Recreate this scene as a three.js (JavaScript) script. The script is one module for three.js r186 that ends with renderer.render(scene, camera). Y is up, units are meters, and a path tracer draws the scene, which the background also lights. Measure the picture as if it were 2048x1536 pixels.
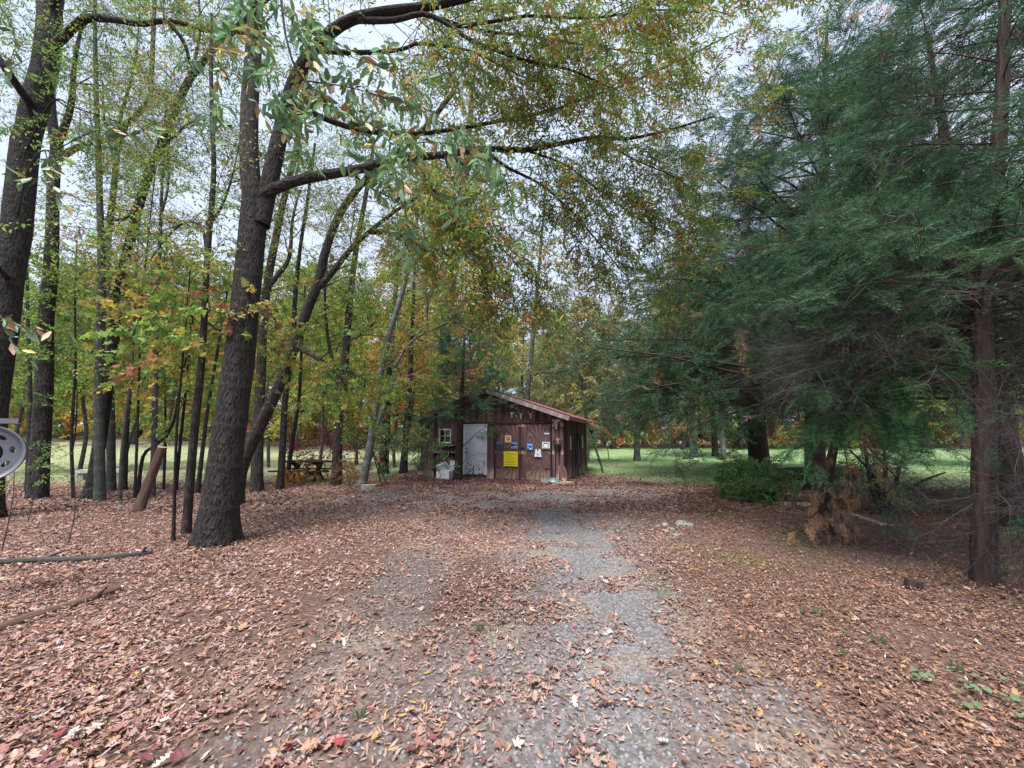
import * as THREE from 'three';

// ---------- camera, sky, sun, exposure ----------
const scene = new THREE.Scene();
const FOCAL = 780, PITCH = Math.atan(107 / 780), EYE = 1.6;      // measured on the 2048 x 1536 photograph
const camera = new THREE.PerspectiveCamera(2 * Math.atan(768 / FOCAL) * 180 / Math.PI, 4 / 3, 0.05, 600);
camera.position.set(0, EYE, 0);
camera.rotation.set(PITCH, 0, 0);
scene.add(camera);

const renderer = new THREE.WebGLRenderer({ antialias: true });
renderer.setSize(1024, 768);
renderer.toneMapping = THREE.LinearToneMapping;
renderer.toneMappingExposure = 4.6;
renderer.shadowMap.enabled = true;

function skyTexture() {                                             // thin bright overcast, a little bluer between the clouds
  const w = 512, h = 256, d = new Float32Array(w * h * 4);
  for (let j = 0; j < h; j++) for (let i = 0; i < w; i++) {
    const el = (j + 0.5) / h * Math.PI - Math.PI / 2, az = (i + 0.5) / w * 2 * Math.PI;
    const x = Math.cos(el) * Math.cos(az), y = Math.sin(el), z = Math.cos(el) * Math.sin(az);
    let n = 0, a = 0.5, f = 1.6;
    for (let o = 0; o < 4; o++) { n += a * Math.sin(f * x * 2.1 + o * 1.7 + 2 * Math.sin(f * z)) * Math.cos(f * z * 1.7 + o + Math.sin(f * y * 2.6)); a *= 0.5; f *= 2.1; }
    const c = 0.5 + 0.5 * n, up = Math.max(0, y);
    const k = 0.226 + 0.015 * up;
    const o = (j * w + i) * 4;
    d[o] = k * (0.74 + 0.14 * c); d[o + 1] = k * (0.90 + 0.07 * c); d[o + 2] = k * (1.20 - 0.02 * c); d[o + 3] = 1;
  }
  const t = new THREE.DataTexture(d, w, h, THREE.RGBAFormat, THREE.FloatType);
  t.mapping = THREE.EquirectangularReflectionMapping; t.magFilter = THREE.LinearFilter; t.minFilter = THREE.LinearFilter; t.needsUpdate = true;
  return t;
}
scene.background = skyTexture();
scene.environment = scene.background;

const sun = new THREE.DirectionalLight(new THREE.Color(1, 0.965, 0.92), 1.5);
sun.position.set(-8, 42, 6);
sun.target.position.set(0, 0, -12);
sun.castShadow = true;
sun.shadow.radius = 45;
sun.shadow.mapSize.set(2048, 2048);
Object.assign(sun.shadow.camera, { left: -45, right: 45, top: 45, bottom: -45, near: 1, far: 120 });
scene.add(sun, sun.target);

// ---------- helpers ----------
const V = (x, y, z) => new THREE.Vector3(x, y, z);
const UP = V(0, 1, 0);
function rng(seed) { let a = seed >>> 0; return () => { a = (a + 0x6D2B79F5) | 0; let t = Math.imul(a ^ (a >>> 15), 1 | a); t = (t + Math.imul(t ^ (t >>> 7), 61 | t)) ^ t; return ((t ^ (t >>> 14)) >>> 0) / 4294967296; }; }
const R = rng(20241);
const rr = (a, b, r = R) => a + (b - a) * r();
const clamp = (x, a = 0, b = 1) => Math.min(b, Math.max(a, x));
const smooth = (a, b, x) => { const t = clamp((x - a) / (b - a)); return t * t * (3 - 2 * t); };
const mix = (a, b, t) => a + (b - a) * t;
function hash2(i, j, s = 0) { let h = Math.imul(i, 374761393) + Math.imul(j, 668265263) + Math.imul(s, 2246822519); h = Math.imul(h ^ (h >>> 13), 1274126177); return ((h ^ (h >>> 16)) >>> 0) / 4294967296; }
function vnoise(x, y, s = 0, px = 0, py = 0) {
  const i = Math.floor(x), j = Math.floor(y), fx = x - i, fy = y - j, u = fx * fx * (3 - 2 * fx), v = fy * fy * (3 - 2 * fy);
  const wr = (a, p) => p ? ((a % p) + p) % p : a;
  const h = (a, b) => hash2(wr(a, px), wr(b, py), s);
  return mix(mix(h(i, j), h(i + 1, j), u), mix(h(i, j + 1), h(i + 1, j + 1), u), v);
}
function fbm(x, y, o = 4, s = 0, px = 0, py = 0) { let a = 0.5, n = 0, t = 0; for (let k = 0; k < o; k++) { n += a * vnoise(x, y, s + k, px, py); t += a; x *= 2; y *= 2; px *= 2; py *= 2; a *= 0.5; } return n / t; }

// a pixel of the photograph at a distance ahead of the camera, measured along the ground, and where a pixel meets the ground
const cP = Math.cos(PITCH), sP = Math.sin(PITCH);
function ray(px, py) { const cx = (px - 1024) / FOCAL, cy = (768 - py) / FOCAL; return [cx, cy * cP + sP, cy * sP - cP]; }
function at(px, py, d) { const [x, y, z] = ray(px, py), s = d / -z; return V(x * s, EYE + y * s, -d); }
function onGround(px, py) { const [x, y, z] = ray(px, py), s = -EYE / y; return V(x * s, 0, z * s); }

// ground height
const MOUNDS = [[-4.35, -6.0, 0.55], [-9.0, -7.9, 0.6], [5.03, -4.42, 0.4], [-5.2, -6.4, 0.3], [5.15, -6.67, 0.35]];
function hill(x, z) {
  const d = -z;
  let h = 0.035 * (fbm(x * 0.7 + 9, z * 0.7, 3, 5) - 0.5) + 0.10 * (fbm(x * 0.13 + 3, z * 0.13, 2, 8) - 0.5) * smooth(14, 24, Math.hypot(x, z));
  for (const [mx, mz, mr] of MOUNDS) h += 0.06 * Math.exp(-((x - mx) ** 2 + (z - mz) ** 2) / (mr * mr));   // leaves drifted against the trunks
  if (d < 14 && x > -4 && x < 5) h -= 0.035 * smooth(0.5, 0.12, Math.min(distTo(trackR, x, z), distTo(trackL, x, z)));
  h += 2.6 * smooth(26, 60, d + 0.25 * Math.max(0, -x - 6)) * smooth(4, -14, x) + 0.6 * smooth(32, 60, d);
  return h;
}

const used = {};
function numbered(n) { const k = used[n] = (used[n] ?? -1) + 1; return k ? n + '_' + String(k).padStart(3, '0') : n; }
function thing(name, label, category, pos = V(0, 0, 0), turn = 0, group) {
  const o = new THREE.Group(); o.name = numbered(name); o.position.copy(pos); o.rotation.y = turn;
  o.userData = { label, category }; if (group) o.userData.group = group;
  scene.add(o); return o;
}
function setUp(m) { m.castShadow = true; m.receiveShadow = true; return m; }
function part(name, geo, mat, parent, label) {
  const m = setUp(new THREE.Mesh(geo, mat)); m.name = parent === scene ? numbered(name) : name; if (label) m.userData.label = label;
  parent.add(m); return m;
}
function structure(name, geo, mat) { const m = part(name, geo, mat, scene); m.userData.kind = 'structure'; return m; }

// collects triangles; coordinates are those of the owner
class MB {
  constructor(uv = true, col = false) { this.p = []; this.n = []; this.t = uv ? [] : null; this.c = col ? [] : null; this.i = []; }
  get count() { return this.p.length / 3; }
  v(x, y, z, nx, ny, nz, u = 0, w = 0, c) { this.p.push(x, y, z); this.n.push(nx, ny, nz); this.t?.push(u, w); if (this.c) this.c.push(...(c || [1, 1, 1])); return this.count - 1; }
  f(a, b, c) { this.i.push(a, b, c); }
  geo(normals = true) {
    const g = new THREE.BufferGeometry();
    g.setAttribute('position', new THREE.Float32BufferAttribute(this.p, 3));
    if (normals) g.setAttribute('normal', new THREE.Float32BufferAttribute(this.n, 3));
    if (this.t) g.setAttribute('uv', new THREE.Float32BufferAttribute(this.t, 2));
    if (this.c) g.setAttribute('color', new THREE.Float32BufferAttribute(this.c, 3));
    g.setIndex(this.i); return g;
  }
  // tapered tube along points; rad(t, angle) or list; uv in metres
  tube(pts, rad, sides = 8, opt = {}) {
    const n = pts.length, T = [], o = opt.origin || V(0, 0, 0);
    for (let k = 0; k < n; k++) T.push(pts[Math.min(n - 1, k + 1)].clone().sub(pts[Math.max(0, k - 1)]).normalize());
    let N = Math.abs(T[0].y) > 0.9 ? V(1, 0, 0) : V(0, 1, 0); N.sub(T[0].clone().multiplyScalar(N.dot(T[0]))).normalize();
    const r0 = typeof rad === 'function' ? rad(0, 0, pts[0].y) : rad[0], reps = Math.max(1, Math.round(2 * Math.PI * r0 / 0.6));
    let len = 0; const start = this.count;
    for (let k = 0; k < n; k++) {
      if (k) { len += pts[k].distanceTo(pts[k - 1]); N.sub(T[k].clone().multiplyScalar(N.dot(T[k]))).normalize(); }
      const B = T[k].clone().cross(N);
      for (let s = 0; s <= sides; s++) {
        const a = s / sides * 2 * Math.PI, ca = Math.cos(a), sa = Math.sin(a), r = typeof rad === 'function' ? rad(k / (n - 1), s === sides ? 0 : a, pts[k].y) : rad[k];
        const nx = N.x * ca + B.x * sa, ny = N.y * ca + B.y * sa, nz = N.z * ca + B.z * sa;
        this.v(pts[k].x + nx * r - o.x, pts[k].y + ny * r - o.y, pts[k].z + nz * r - o.z, nx, ny, nz, s / sides * reps, len / 0.6, opt.color);
      }
    }
    const w = sides + 1;
    for (let k = 0; k < n - 1; k++) for (let s = 0; s < sides; s++) { const a = start + k * w + s; this.f(a, a + 1, a + w); this.f(a + 1, a + w + 1, a + w); }
    if (opt.cap) for (const k of opt.cap === 2 ? [0, n - 1] : [n - 1]) {
      const d = k ? T[k] : T[0].clone().negate(), c = this.v(pts[k].x - o.x, pts[k].y - o.y, pts[k].z - o.z, d.x, d.y, d.z, 0.5, 0.5, opt.color), ring = [];
      for (let s = 0; s < sides; s++) { const b = (start + k * w + s) * 3; ring.push(this.v(this.p[b], this.p[b + 1], this.p[b + 2], d.x, d.y, d.z, 0.5, 0.5, opt.color)); }
      for (let s = 0; s < sides; s++) k ? this.f(c, ring[s], ring[(s + 1) % sides]) : this.f(c, ring[(s + 1) % sides], ring[s]);
    }
    return this;
  }
  box(x0, y0, z0, x1, y1, z1, us = 1) {
    const F = [[[1, 0, 0], [x1, y0, z1], [x1, y0, z0], [x1, y1, z0], [x1, y1, z1]], [[-1, 0, 0], [x0, y0, z0], [x0, y0, z1], [x0, y1, z1], [x0, y1, z0]],
      [[0, 1, 0], [x0, y1, z1], [x1, y1, z1], [x1, y1, z0], [x0, y1, z0]], [[0, -1, 0], [x0, y0, z0], [x1, y0, z0], [x1, y0, z1], [x0, y0, z1]],
      [[0, 0, 1], [x0, y0, z1], [x1, y0, z1], [x1, y1, z1], [x0, y1, z1]], [[0, 0, -1], [x1, y0, z0], [x0, y0, z0], [x0, y1, z0], [x1, y1, z0]]];
    for (const [n, ...q] of F) {
      const k = q.map(([x, y, z]) => this.v(x, y, z, ...n, (n[0] ? z : x) * us, (n[1] ? z : y) * us));
      this.f(k[0], k[1], k[2]); this.f(k[0], k[2], k[3]);
    }
    return this;
  }
}
const boxGeo = (x0, y0, z0, x1, y1, z1, us) => new MB().box(x0, y0, z0, x1, y1, z1, us).geo();
function curve(pts, n) { return new THREE.CatmullRomCurve3(pts, false, 'centripetal').getSpacedPoints(n); }

// ---------- textures and materials ----------
function dataTex(w, h, fn, srgb = false) {
  const d = new Uint8Array(w * h * 4);
  for (let j = 0; j < h; j++) for (let i = 0; i < w; i++) { const c = fn(i / w, j / h, i, j), o = (j * w + i) * 4; const a = Array.isArray(c) ? c : [c, c, c]; d[o] = clamp(a[0]) * 255; d[o + 1] = clamp(a[1]) * 255; d[o + 2] = clamp(a[2]) * 255; d[o + 3] = 255; }
  const t = new THREE.DataTexture(d, w, h, THREE.RGBAFormat, THREE.UnsignedByteType);
  t.wrapS = t.wrapT = THREE.RepeatWrapping; t.magFilter = THREE.LinearFilter; t.minFilter = THREE.LinearMipmapLinearFilter; t.generateMipmaps = true;
  if (srgb) t.colorSpace = THREE.SRGBColorSpace; t.needsUpdate = true; return t;
}
// furrowed bark: interlacing vertical ridges, 0.6 m a repeat
function barkHeight(u, v, fx = 16, fy = 4, s = 0) {
  const w = fbm(u * 4, v * 6, 3, s + 20, 4, 6) - 0.5;
  const a = fbm(u * fx + 1.3 * w, v * fy, 3, s, fx, fy), b = fbm(u * fx * 2 - w, v * fy * 3, 2, s + 7, fx * 2, fy * 3);
  const ridge = 1 - Math.abs(2 * a - 1) * 2.1, fine = fbm(u * 40, v * 26, 2, s + 3, 40, 26);
  return clamp(0.62 * clamp(ridge) + 0.22 * b + 0.2 * fine);
}
const barkH = dataTex(512, 512, (u, v) => barkHeight(u, v));
const barkC = dataTex(512, 512, (u, v) => {
  const h = barkHeight(u, v), l = smooth(0.60, 0.72, fbm(u * 5, v * 4, 4, 61, 5, 4)) * smooth(0.45, 0.7, h) * 0.8, g = fbm(u * 16, v * 16, 3, 33, 16, 16);
  const k = 0.34 + 0.46 * h + 0.26 * (g - 0.5);
  return [k * mix(0.98, 1.18, l), k * mix(0.91, 1.2, l), k * mix(0.87, 1.17, l)];
}, true);
const smoothH = dataTex(256, 256, (u, v) => 0.9 * fbm(u * 12, v * 12, 4, 12, 12, 12) + 0.1 * vnoise(u * 4, v * 40, 9, 4, 40));
const smoothC = dataTex(256, 256, (u, v) => { const p = smooth(0.46, 0.7, fbm(u * 6, v * 4, 5, 41, 6, 4)), k = 0.5 + 0.34 * fbm(u * 24, v * 14, 3, 4, 24, 14) + 0.2 * p; return [k * 0.98, k * 1.0, k * 0.97]; }, true);
const stringH = dataTex(256, 256, (u, v) => clamp(0.75 * fbm(u * 26 + 0.6 * fbm(u * 4, v * 3, 2, 3, 4, 3), v * 2, 4, 77, 26, 2) + 0.25 * fbm(u * 50, v * 8, 2, 6, 50, 8)));
const stringC = dataTex(256, 256, (u, v) => { const h = fbm(u * 26, v * 2, 4, 77, 26, 2), k = 0.32 + 0.62 * h; return [k * 1.05, k * 0.9, k * 0.82]; }, true);
const std = (o) => new THREE.MeshStandardMaterial({ roughness: 0.9, ...o });
const lin = (r, g, b) => new THREE.Color().setRGB(r, g, b);
const M = {
  oak: std({ map: barkC, bumpMap: barkH, bumpScale: 0.034, color: lin(0.098, 0.09, 0.088) }),
  oakPale: std({ map: barkC, bumpMap: barkH, bumpScale: 0.012, color: lin(0.15, 0.139, 0.134) }),
  twig: std({ map: smoothC, bumpMap: smoothH, bumpScale: 0.004, color: lin(0.085, 0.074, 0.069) }),
  grey: std({ map: smoothC, bumpMap: smoothH, bumpScale: 0.006, color: lin(0.135, 0.127, 0.124) }),
  lichen: std({ map: smoothC, bumpMap: smoothH, bumpScale: 0.008, color: lin(0.27, 0.273, 0.268) }),
  cedar: std({ map: stringC, bumpMap: stringH, bumpScale: 0.012, color: lin(0.112, 0.099, 0.097) }),
  cedarRed: std({ map: stringC, bumpMap: stringH, bumpScale: 0.012, color: lin(0.2, 0.13, 0.118) }),
  leaf: new THREE.MeshPhysicalMaterial({ vertexColors: true, roughness: 1, transmission: 0.42, thickness: 0, side: THREE.DoubleSide, specularIntensity: 0.5 }),
  needle: new THREE.MeshPhysicalMaterial({ vertexColors: true, roughness: 1, transmission: 0.2, thickness: 0, side: THREE.DoubleSide, specularIntensity: 0.5 }),
  dry: std({ vertexColors: true, roughness: 0.8, side: THREE.DoubleSide }),
  blade: new THREE.MeshPhysicalMaterial({ vertexColors: true, roughness: 1, transmission: 0.3, thickness: 0, side: THREE.DoubleSide }),
};

// ---------- foliage ----------
function pick(pal, r) { let t = 0; for (const p of pal) t += p[3]; let x = r() * t; for (const p of pal) { x -= p[3]; if (x <= 0) return p; } return pal[0]; }
const vary = (c, r, k = 0.22) => { const s = 1 + (r() - 0.5) * 2 * k, w = (r() - 0.5) * 0.16; return [c[0] * s * (1 + w), c[1] * s, c[2] * s * (1 - w)]; };
const PAL = {                                                        // linear reflectances, with weights
  oakMix: [[0.21, 0.34, 0.075, 8], [0.33, 0.41, 0.09, 5], [0.46, 0.25, 0.075, 1.1], [0.28, 0.13, 0.05, 0.4], [0.6, 0.49, 0.09, 1.6]],
  oakRust: [[0.432, 0.192, 0.06, 4], [0.3, 0.126, 0.048, 1.6], [0.228, 0.264, 0.072, 3], [0.528, 0.312, 0.072, 2.4]],
  green: [[0.14, 0.26, 0.06, 4], [0.2, 0.33, 0.08, 3], [0.3, 0.38, 0.09, 1]],
  lime: [[0.24, 0.40, 0.085, 5], [0.36, 0.46, 0.09, 3], [0.18, 0.32, 0.08, 2], [0.52, 0.46, 0.09, 1]],
  yellow: [[0.58, 0.44, 0.09, 4], [0.48, 0.45, 0.10, 3], [0.33, 0.38, 0.09, 2], [0.52, 0.31, 0.09, 1]],
  orange: [[0.552, 0.24, 0.054, 4], [0.6, 0.336, 0.06, 3], [0.36, 0.132, 0.048, 2], [0.48, 0.396, 0.072, 1]],
  rust: [[0.338, 0.13, 0.065, 3], [0.442, 0.208, 0.091, 3], [0.26, 0.091, 0.065, 1]],
  red: [[0.26, 0.05, 0.05, 3], [0.18, 0.05, 0.05, 2], [0.30, 0.12, 0.06, 1]],
  olive: [[0.225, 0.285, 0.0825, 3], [0.33, 0.36, 0.105, 3], [0.45, 0.42, 0.12, 1.5], [0.51, 0.3, 0.105, 1]],
  pale: [[0.362, 0.392, 0.16, 3], [0.478, 0.435, 0.217, 2], [0.551, 0.362, 0.174, 1.4], [0.29, 0.334, 0.145, 2]],
  blueGreen: [[0.156, 0.286, 0.13, 5], [0.208, 0.351, 0.156, 3], [0.39, 0.364, 0.104, 0.6]],
  tan: [[0.42, 0.33, 0.14, 3], [0.5, 0.36, 0.17, 2], [0.36, 0.22, 0.13, 1], [0.3, 0.33, 0.11, 2]],
  cedar: [[0.065, 0.15, 0.075, 4], [0.085, 0.185, 0.085, 3], [0.07, 0.14, 0.09, 2], [0.11, 0.22, 0.085, 1]],
  cedarBright: [[0.10, 0.28, 0.10, 3], [0.15, 0.35, 0.13, 2]],
  deadCedar: [[0.56, 0.33, 0.18, 3], [0.62, 0.42, 0.25, 2], [0.42, 0.22, 0.11, 1]],
  bare: [[0.14, 0.12, 0.11, 1]],
};
const TWIG = [0.075, 0.06, 0.052];
// one leaf into a builder: base p, along d, face normal n
function leafInto(b, p, d, n, L, W, c, shape, fold = 0.25) {
  const x = V().crossVectors(d, n).normalize(), P = (u, v, h) => b.v(p.x + x.x * u + d.x * v + n.x * h, p.y + x.y * u + d.y * v + n.y * h, p.z + x.z * u + d.z * v + n.z * h, n.x, n.y, n.z, 0, 0, c);
  const cur = fold * L * 0.35;
  if (shape === 'narrow') {
    const a = P(0, 0, 0), t = P(0, L, -cur), r1 = P(W * 0.5, L * 0.36, fold * W), r2 = P(W * 0.38, L * 0.72, fold * W - cur * 0.5), l1 = P(-W * 0.5, L * 0.36, fold * W), l2 = P(-W * 0.38, L * 0.72, fold * W - cur * 0.5);
    b.f(a, r1, r2); b.f(a, r2, t); b.f(a, t, l2); b.f(a, l2, l1);
  } else if (shape === 'star') {                                       // five-pointed, as a maple's or sweetgum's
    const o = P(0, L * 0.32, -cur * 0.3), k = [];
    const S = [[0, 0], [0.42, -0.02], [0.22, 0.26], [0.62, 0.48], [0.22, 0.52], [0, 1], [-0.22, 0.52], [-0.62, 0.48], [-0.22, 0.26], [-0.42, -0.02]];
    for (const [u, v] of S) k.push(P(u * W, v * L, fold * Math.abs(u) * W * 0.7 - cur * v * v));
    for (let q = 0; q < 10; q++) b.f(o, k[q], k[(q + 1) % 10]);
  } else {
    const a = P(0, 0, 0), t = P(0, L, -cur), r1 = P(W * 0.42, L * 0.2, fold * W), r2 = P(W * 0.5, L * 0.52, fold * W), r3 = P(W * 0.22, L * 0.84, -cur * 0.6), l1 = P(-W * 0.42, L * 0.2, fold * W), l2 = P(-W * 0.5, L * 0.52, fold * W), l3 = P(-W * 0.22, L * 0.84, -cur * 0.6);
    b.f(a, r1, r2); b.f(a, r2, r3); b.f(a, r3, t); b.f(a, t, l3); b.f(a, l3, l2); b.f(a, l2, l1);
  }
}
const rdir = (r) => { const z = r() * 2 - 1, a = r() * 2 * Math.PI, s = Math.sqrt(1 - z * z); return V(s * Math.cos(a), z, s * Math.sin(a)); };
// leafy twig growing along +Y, its upper side towards +Z
function spray({ seed, len = 0.6, n = 26, L = 0.09, W = 0.024, shape = 'narrow', pal = PAL.oakMix, side = 5, spread = 0.9, hang = 0.2, twig = 0.004 }) {
  const r = rng(seed), b = new MB(false, true), stems = [];
  const main = []; for (let k = 0; k <= 4; k++) main.push(V((r() - 0.5) * 0.08 * len * k / 4, len * k / 4, -0.10 * len * (k / 4) ** 2));
  stems.push([main, len]);
  for (let s = 0; s < side; s++) {
    const t = 0.15 + 0.75 * (s + r() * 0.7) / side, p = main[Math.floor(t * 4)].clone().lerp(main[Math.min(4, Math.floor(t * 4) + 1)], t * 4 % 1);
    const d = V((s % 2 ? 1 : -1) * rr(0.5, 1, r) * spread, rr(0.5, 0.9, r), (r() - 0.5) * 0.8 * spread).normalize(), l = len * rr(0.3, 0.55, r) * (1 - 0.4 * t);
    stems.push([[p, p.clone().addScaledVector(d, l * 0.5), p.clone().addScaledVector(d, l).add(V(0, 0, -0.06 * l))], l]);
  }
  const total = stems.reduce((a, s) => a + s[1], 0);
  for (const [pts, l] of stems) {
    if (twig) b.tube(pts, pts.map((_, k) => twig * (pts === main ? 1 : 0.65) * (1 - 0.7 * k / (pts.length - 1))), 3, { color: TWIG });
    const m = Math.round(n * l / total), cv = new THREE.CatmullRomCurve3(pts);
    for (let k = 0; k < m; k++) {
      const t = clamp(0.12 + 0.9 * (k + r() * 0.6) / Math.max(1, m)), p = cv.getPoint(t), tan = cv.getTangent(t);
      const d = tan.clone().multiplyScalar(0.5).add(rdir(r).multiplyScalar(0.85)).add(V(0, 0, -hang)).normalize();
      const nn = V(0, 0, 1).addScaledVector(rdir(r), 0.8); nn.sub(d.clone().multiplyScalar(nn.dot(d))).normalize();
      const q = rr(0.65, 1.15, r);
      leafInto(b, p, d, nn, L * q, W * q, vary(pick(pal, r), r), shape, rr(0.05, 0.4, r));
    }
  }
  return b.geo(false);
}
// feathery cedar sprig along +Y
function cedarSpray({ seed, len = 0.42, pal = PAL.cedar, n = 15, width = 0.006, fine = 6, fan = 0.38 }) {
  const r = rng(seed), b = new MB(false, true);
  const strip = (p, d, l, w, c) => {
    const x = V().crossVectors(d, rdir(r)).normalize(), q = p.clone().addScaledVector(d, l), m = p.clone().addScaledVector(d, l * 0.5).add(V(0, 0, rr(-0.1, 0.06, r) * l));
    const a = b.v(p.x, p.y, p.z, 0, 0, 1, 0, 0, c), e = b.v(q.x, q.y, q.z, 0, 0, 1, 0, 0, c), f = b.v(m.x + x.x * w, m.y + x.y * w, m.z + x.z * w, 0, 0, 1, 0, 0, c), g = b.v(m.x - x.x * w, m.y - x.y * w, m.z - x.z * w, 0, 0, 1, 0, 0, c);
    b.f(a, f, e); b.f(a, e, g);
  };
  const main = []; for (let k = 0; k <= 4; k++) main.push(V((r() - 0.5) * 0.06 * len, len * k / 4, -0.16 * len * (k / 4) ** 2));
  b.tube(main, [0.004, 0.0034, 0.0028, 0.002, 0.0012], 3, { color: pal === PAL.deadCedar ? [0.2, 0.11, 0.06] : TWIG });
  const cv = new THREE.CatmullRomCurve3(main);
  for (let k = 0; k < n; k++) {
    const t = 0.1 + 0.9 * k / n, p = cv.getPoint(t), s = k % 2 ? 1 : -1;
    const d = V(s * rr(0.6, 1, r), rr(0.5, 1, r), rr(-0.5, 0.4, r)).normalize(), l = len * fan * (1.1 - 0.8 * t) * rr(0.7, 1.2, r);
    strip(p, d, l, width * 0.7, vary(pick(pal, r), r));
    for (let q = 0; q < fine; q++) {
      const u = 0.15 + 0.85 * q / fine, o = p.clone().addScaledVector(d, l * u), e = d.clone().add(V((q % 2 ? 1 : -1) * d.y, (q % 2 ? -1 : 1) * d.x, rr(-0.5, 0.5, r)).multiplyScalar(0.9)).normalize();
      strip(o, e, l * rr(0.25, 0.5, r) * (1.15 - 0.6 * u), width, vary(pick(pal, r), r));
    }
  }
  strip(cv.getPoint(0.95), V(0, 1, 0), len * 0.15, width, vary(pick(pal, r), r));
  return b.geo(false);
}
// leafless twig along +Y
function bareSpray({ seed, len = 0.7, color = [0.16, 0.14, 0.13], n = 9, r0 = 0.005 }) {
  const r = rng(seed), b = new MB(false, true);
  const grow = (p, d, l, rad, lev) => {
    const pts = [p.clone()], dd = d.clone(); let q = p.clone();
    for (let k = 0; k < 3; k++) { dd.add(rdir(r).multiplyScalar(0.28)).normalize(); q = q.clone().addScaledVector(dd, l / 3); pts.push(q); }
    b.tube(pts, [rad, rad * 0.75, rad * 0.5, rad * 0.25], 3, { color: vary(color, r, 0.2) });
    if (lev < 2) for (let k = 0; k < (lev ? 3 : n); k++) { const t = rr(0.15, 0.95, r) * 3, i = Math.min(2, Math.floor(t)); grow(pts[i].clone().lerp(pts[i + 1], t - i), d.clone().multiplyScalar(0.7).add(rdir(r).multiplyScalar(0.75)).normalize(), l * rr(0.25, 0.5, r), rad * 0.5, lev + 1); }
  };
  grow(V(0, 0, 0), V(0, 1, 0), len, r0, 0);
  return b.geo(false);
}
const cache = {};
function sprays(key, make, n = 3) { return cache[key] ??= Array.from({ length: n }, (_, k) => make(1000 + k * 77 + key.length * 13)); }
const SP = {
  near: (pal) => sprays('near' + pal, (seed) => spray({ seed, len: 0.5, n: 18, L: 0.108, W: 0.027, pal: PAL[pal], twig: 0.0035 }), 3),
  mid: (pal) => sprays('mid' + pal, (seed) => spray({ seed, len: 0.75, n: 34, L: 0.085, W: 0.055, shape: 'broad', pal: PAL[pal], side: 6 }), 2),
  sparse: (pal) => sprays('sparse' + pal, (seed) => spray({ seed, len: 1.0, n: 34, L: 0.075, W: 0.042, shape: 'broad', pal: PAL[pal], side: 8, twig: 0.005 }), 2),
  tiny: (pal) => sprays('tiny' + pal, (seed) => spray({ seed, len: 0.9, n: 36, L: 0.06, W: 0.03, shape: 'narrow', pal: PAL[pal], side: 8, twig: 0.004 }), 2),
  star: (pal) => sprays('star' + pal, (seed) => spray({ seed, len: 0.55, n: 13, L: 0.11, W: 0.10, shape: 'star', pal: PAL[pal], side: 4, hang: 0.35 }), 2),
  far: (pal) => sprays('far' + pal, (seed) => spray({ seed, len: 1.7, n: 84, L: 0.17, W: 0.12, shape: 'broad', pal: PAL[pal], side: 9, spread: 1.2, twig: 0.011 }), 2),
  nearBig: (pal) => sprays('nearBig' + pal, (seed) => spray({ seed, len: 0.3, n: 10, L: 0.115, W: 0.04, pal: PAL[pal], side: 3, twig: 0.003, hang: 0.5 }), 3),
  cedar: () => sprays('cedar', (seed) => cedarSpray({ seed }), 3),
  cedarNear: () => sprays('cedarNear', (seed) => cedarSpray({ seed, len: 0.36, n: 20, width: 0.0028, fine: 9, fan: 0.42 }), 3),
  cedarBright: () => sprays('cedarBright', (seed) => cedarSpray({ seed, len: 0.34, n: 20, width: 0.0026, fine: 9, pal: PAL.cedarBright }), 2),
  cedarDead: () => sprays('cedarDead', (seed) => cedarSpray({ seed, len: 0.34, n: 18, width: 0.0032, fine: 8, pal: PAL.deadCedar }), 2),
  bare: () => sprays('bare', (seed) => bareSpray({ seed, color: [0.075, 0.066, 0.062], r0: 0.0036, n: 11 }), 3),
  barePale: () => sprays('barePale', (seed) => bareSpray({ seed, color: [0.22, 0.21, 0.20], len: 0.9, n: 11, r0: 0.009 }), 2),
  bareFar: () => sprays('bareFar', (seed) => bareSpray({ seed, color: [0.15, 0.137, 0.13], len: 1.7, n: 14, r0: 0.016 }), 2),
};
let copies = 0;
// one or more instanced crowns; sites: {p, d, s} in world coordinates
function crown(name, geos, mat, sites, parent, r, tint = 0.16, kind) {
  const out = [];
  geos.forEach((g, gi) => {
    const mine = sites.filter((_, k) => k % geos.length === gi); if (!mine.length) return;
    const im = setUp(new THREE.InstancedMesh(g, mat, mine.length)); im.name = name; copies += mine.length;
    const m = new THREE.Matrix4(), x = V(), z = V(), c = new THREE.Color(), o = parent.position || V();
    mine.forEach((s, k) => {
      const y = s.d.clone().normalize(); z.copy(s.up || UP).addScaledVector(rdir(r), 0.35); z.sub(y.clone().multiplyScalar(z.dot(y))); if (z.lengthSq() < 1e-4) z.set(1, 0, 0).sub(y.clone().multiplyScalar(y.x)); z.normalize(); x.crossVectors(y, z);
      const q = s.s;
      m.set(x.x * q, y.x * q, z.x * q, s.p.x - o.x, x.y * q, y.y * q, z.y * q, s.p.y - o.y, x.z * q, y.z * q, z.z * q, s.p.z - o.z, 0, 0, 0, 1);
      im.setMatrixAt(k, m); const t = 1 + (r() - 0.5) * 2 * tint, w = (r() - 0.5) * tint; im.setColorAt(k, c.setRGB(t * (1 + w), t, t * (1 - w)));
    });
    im.userData.kind = 'stuff';
    parent.add(im); out.push(im);
  });
  return out;
}

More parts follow.
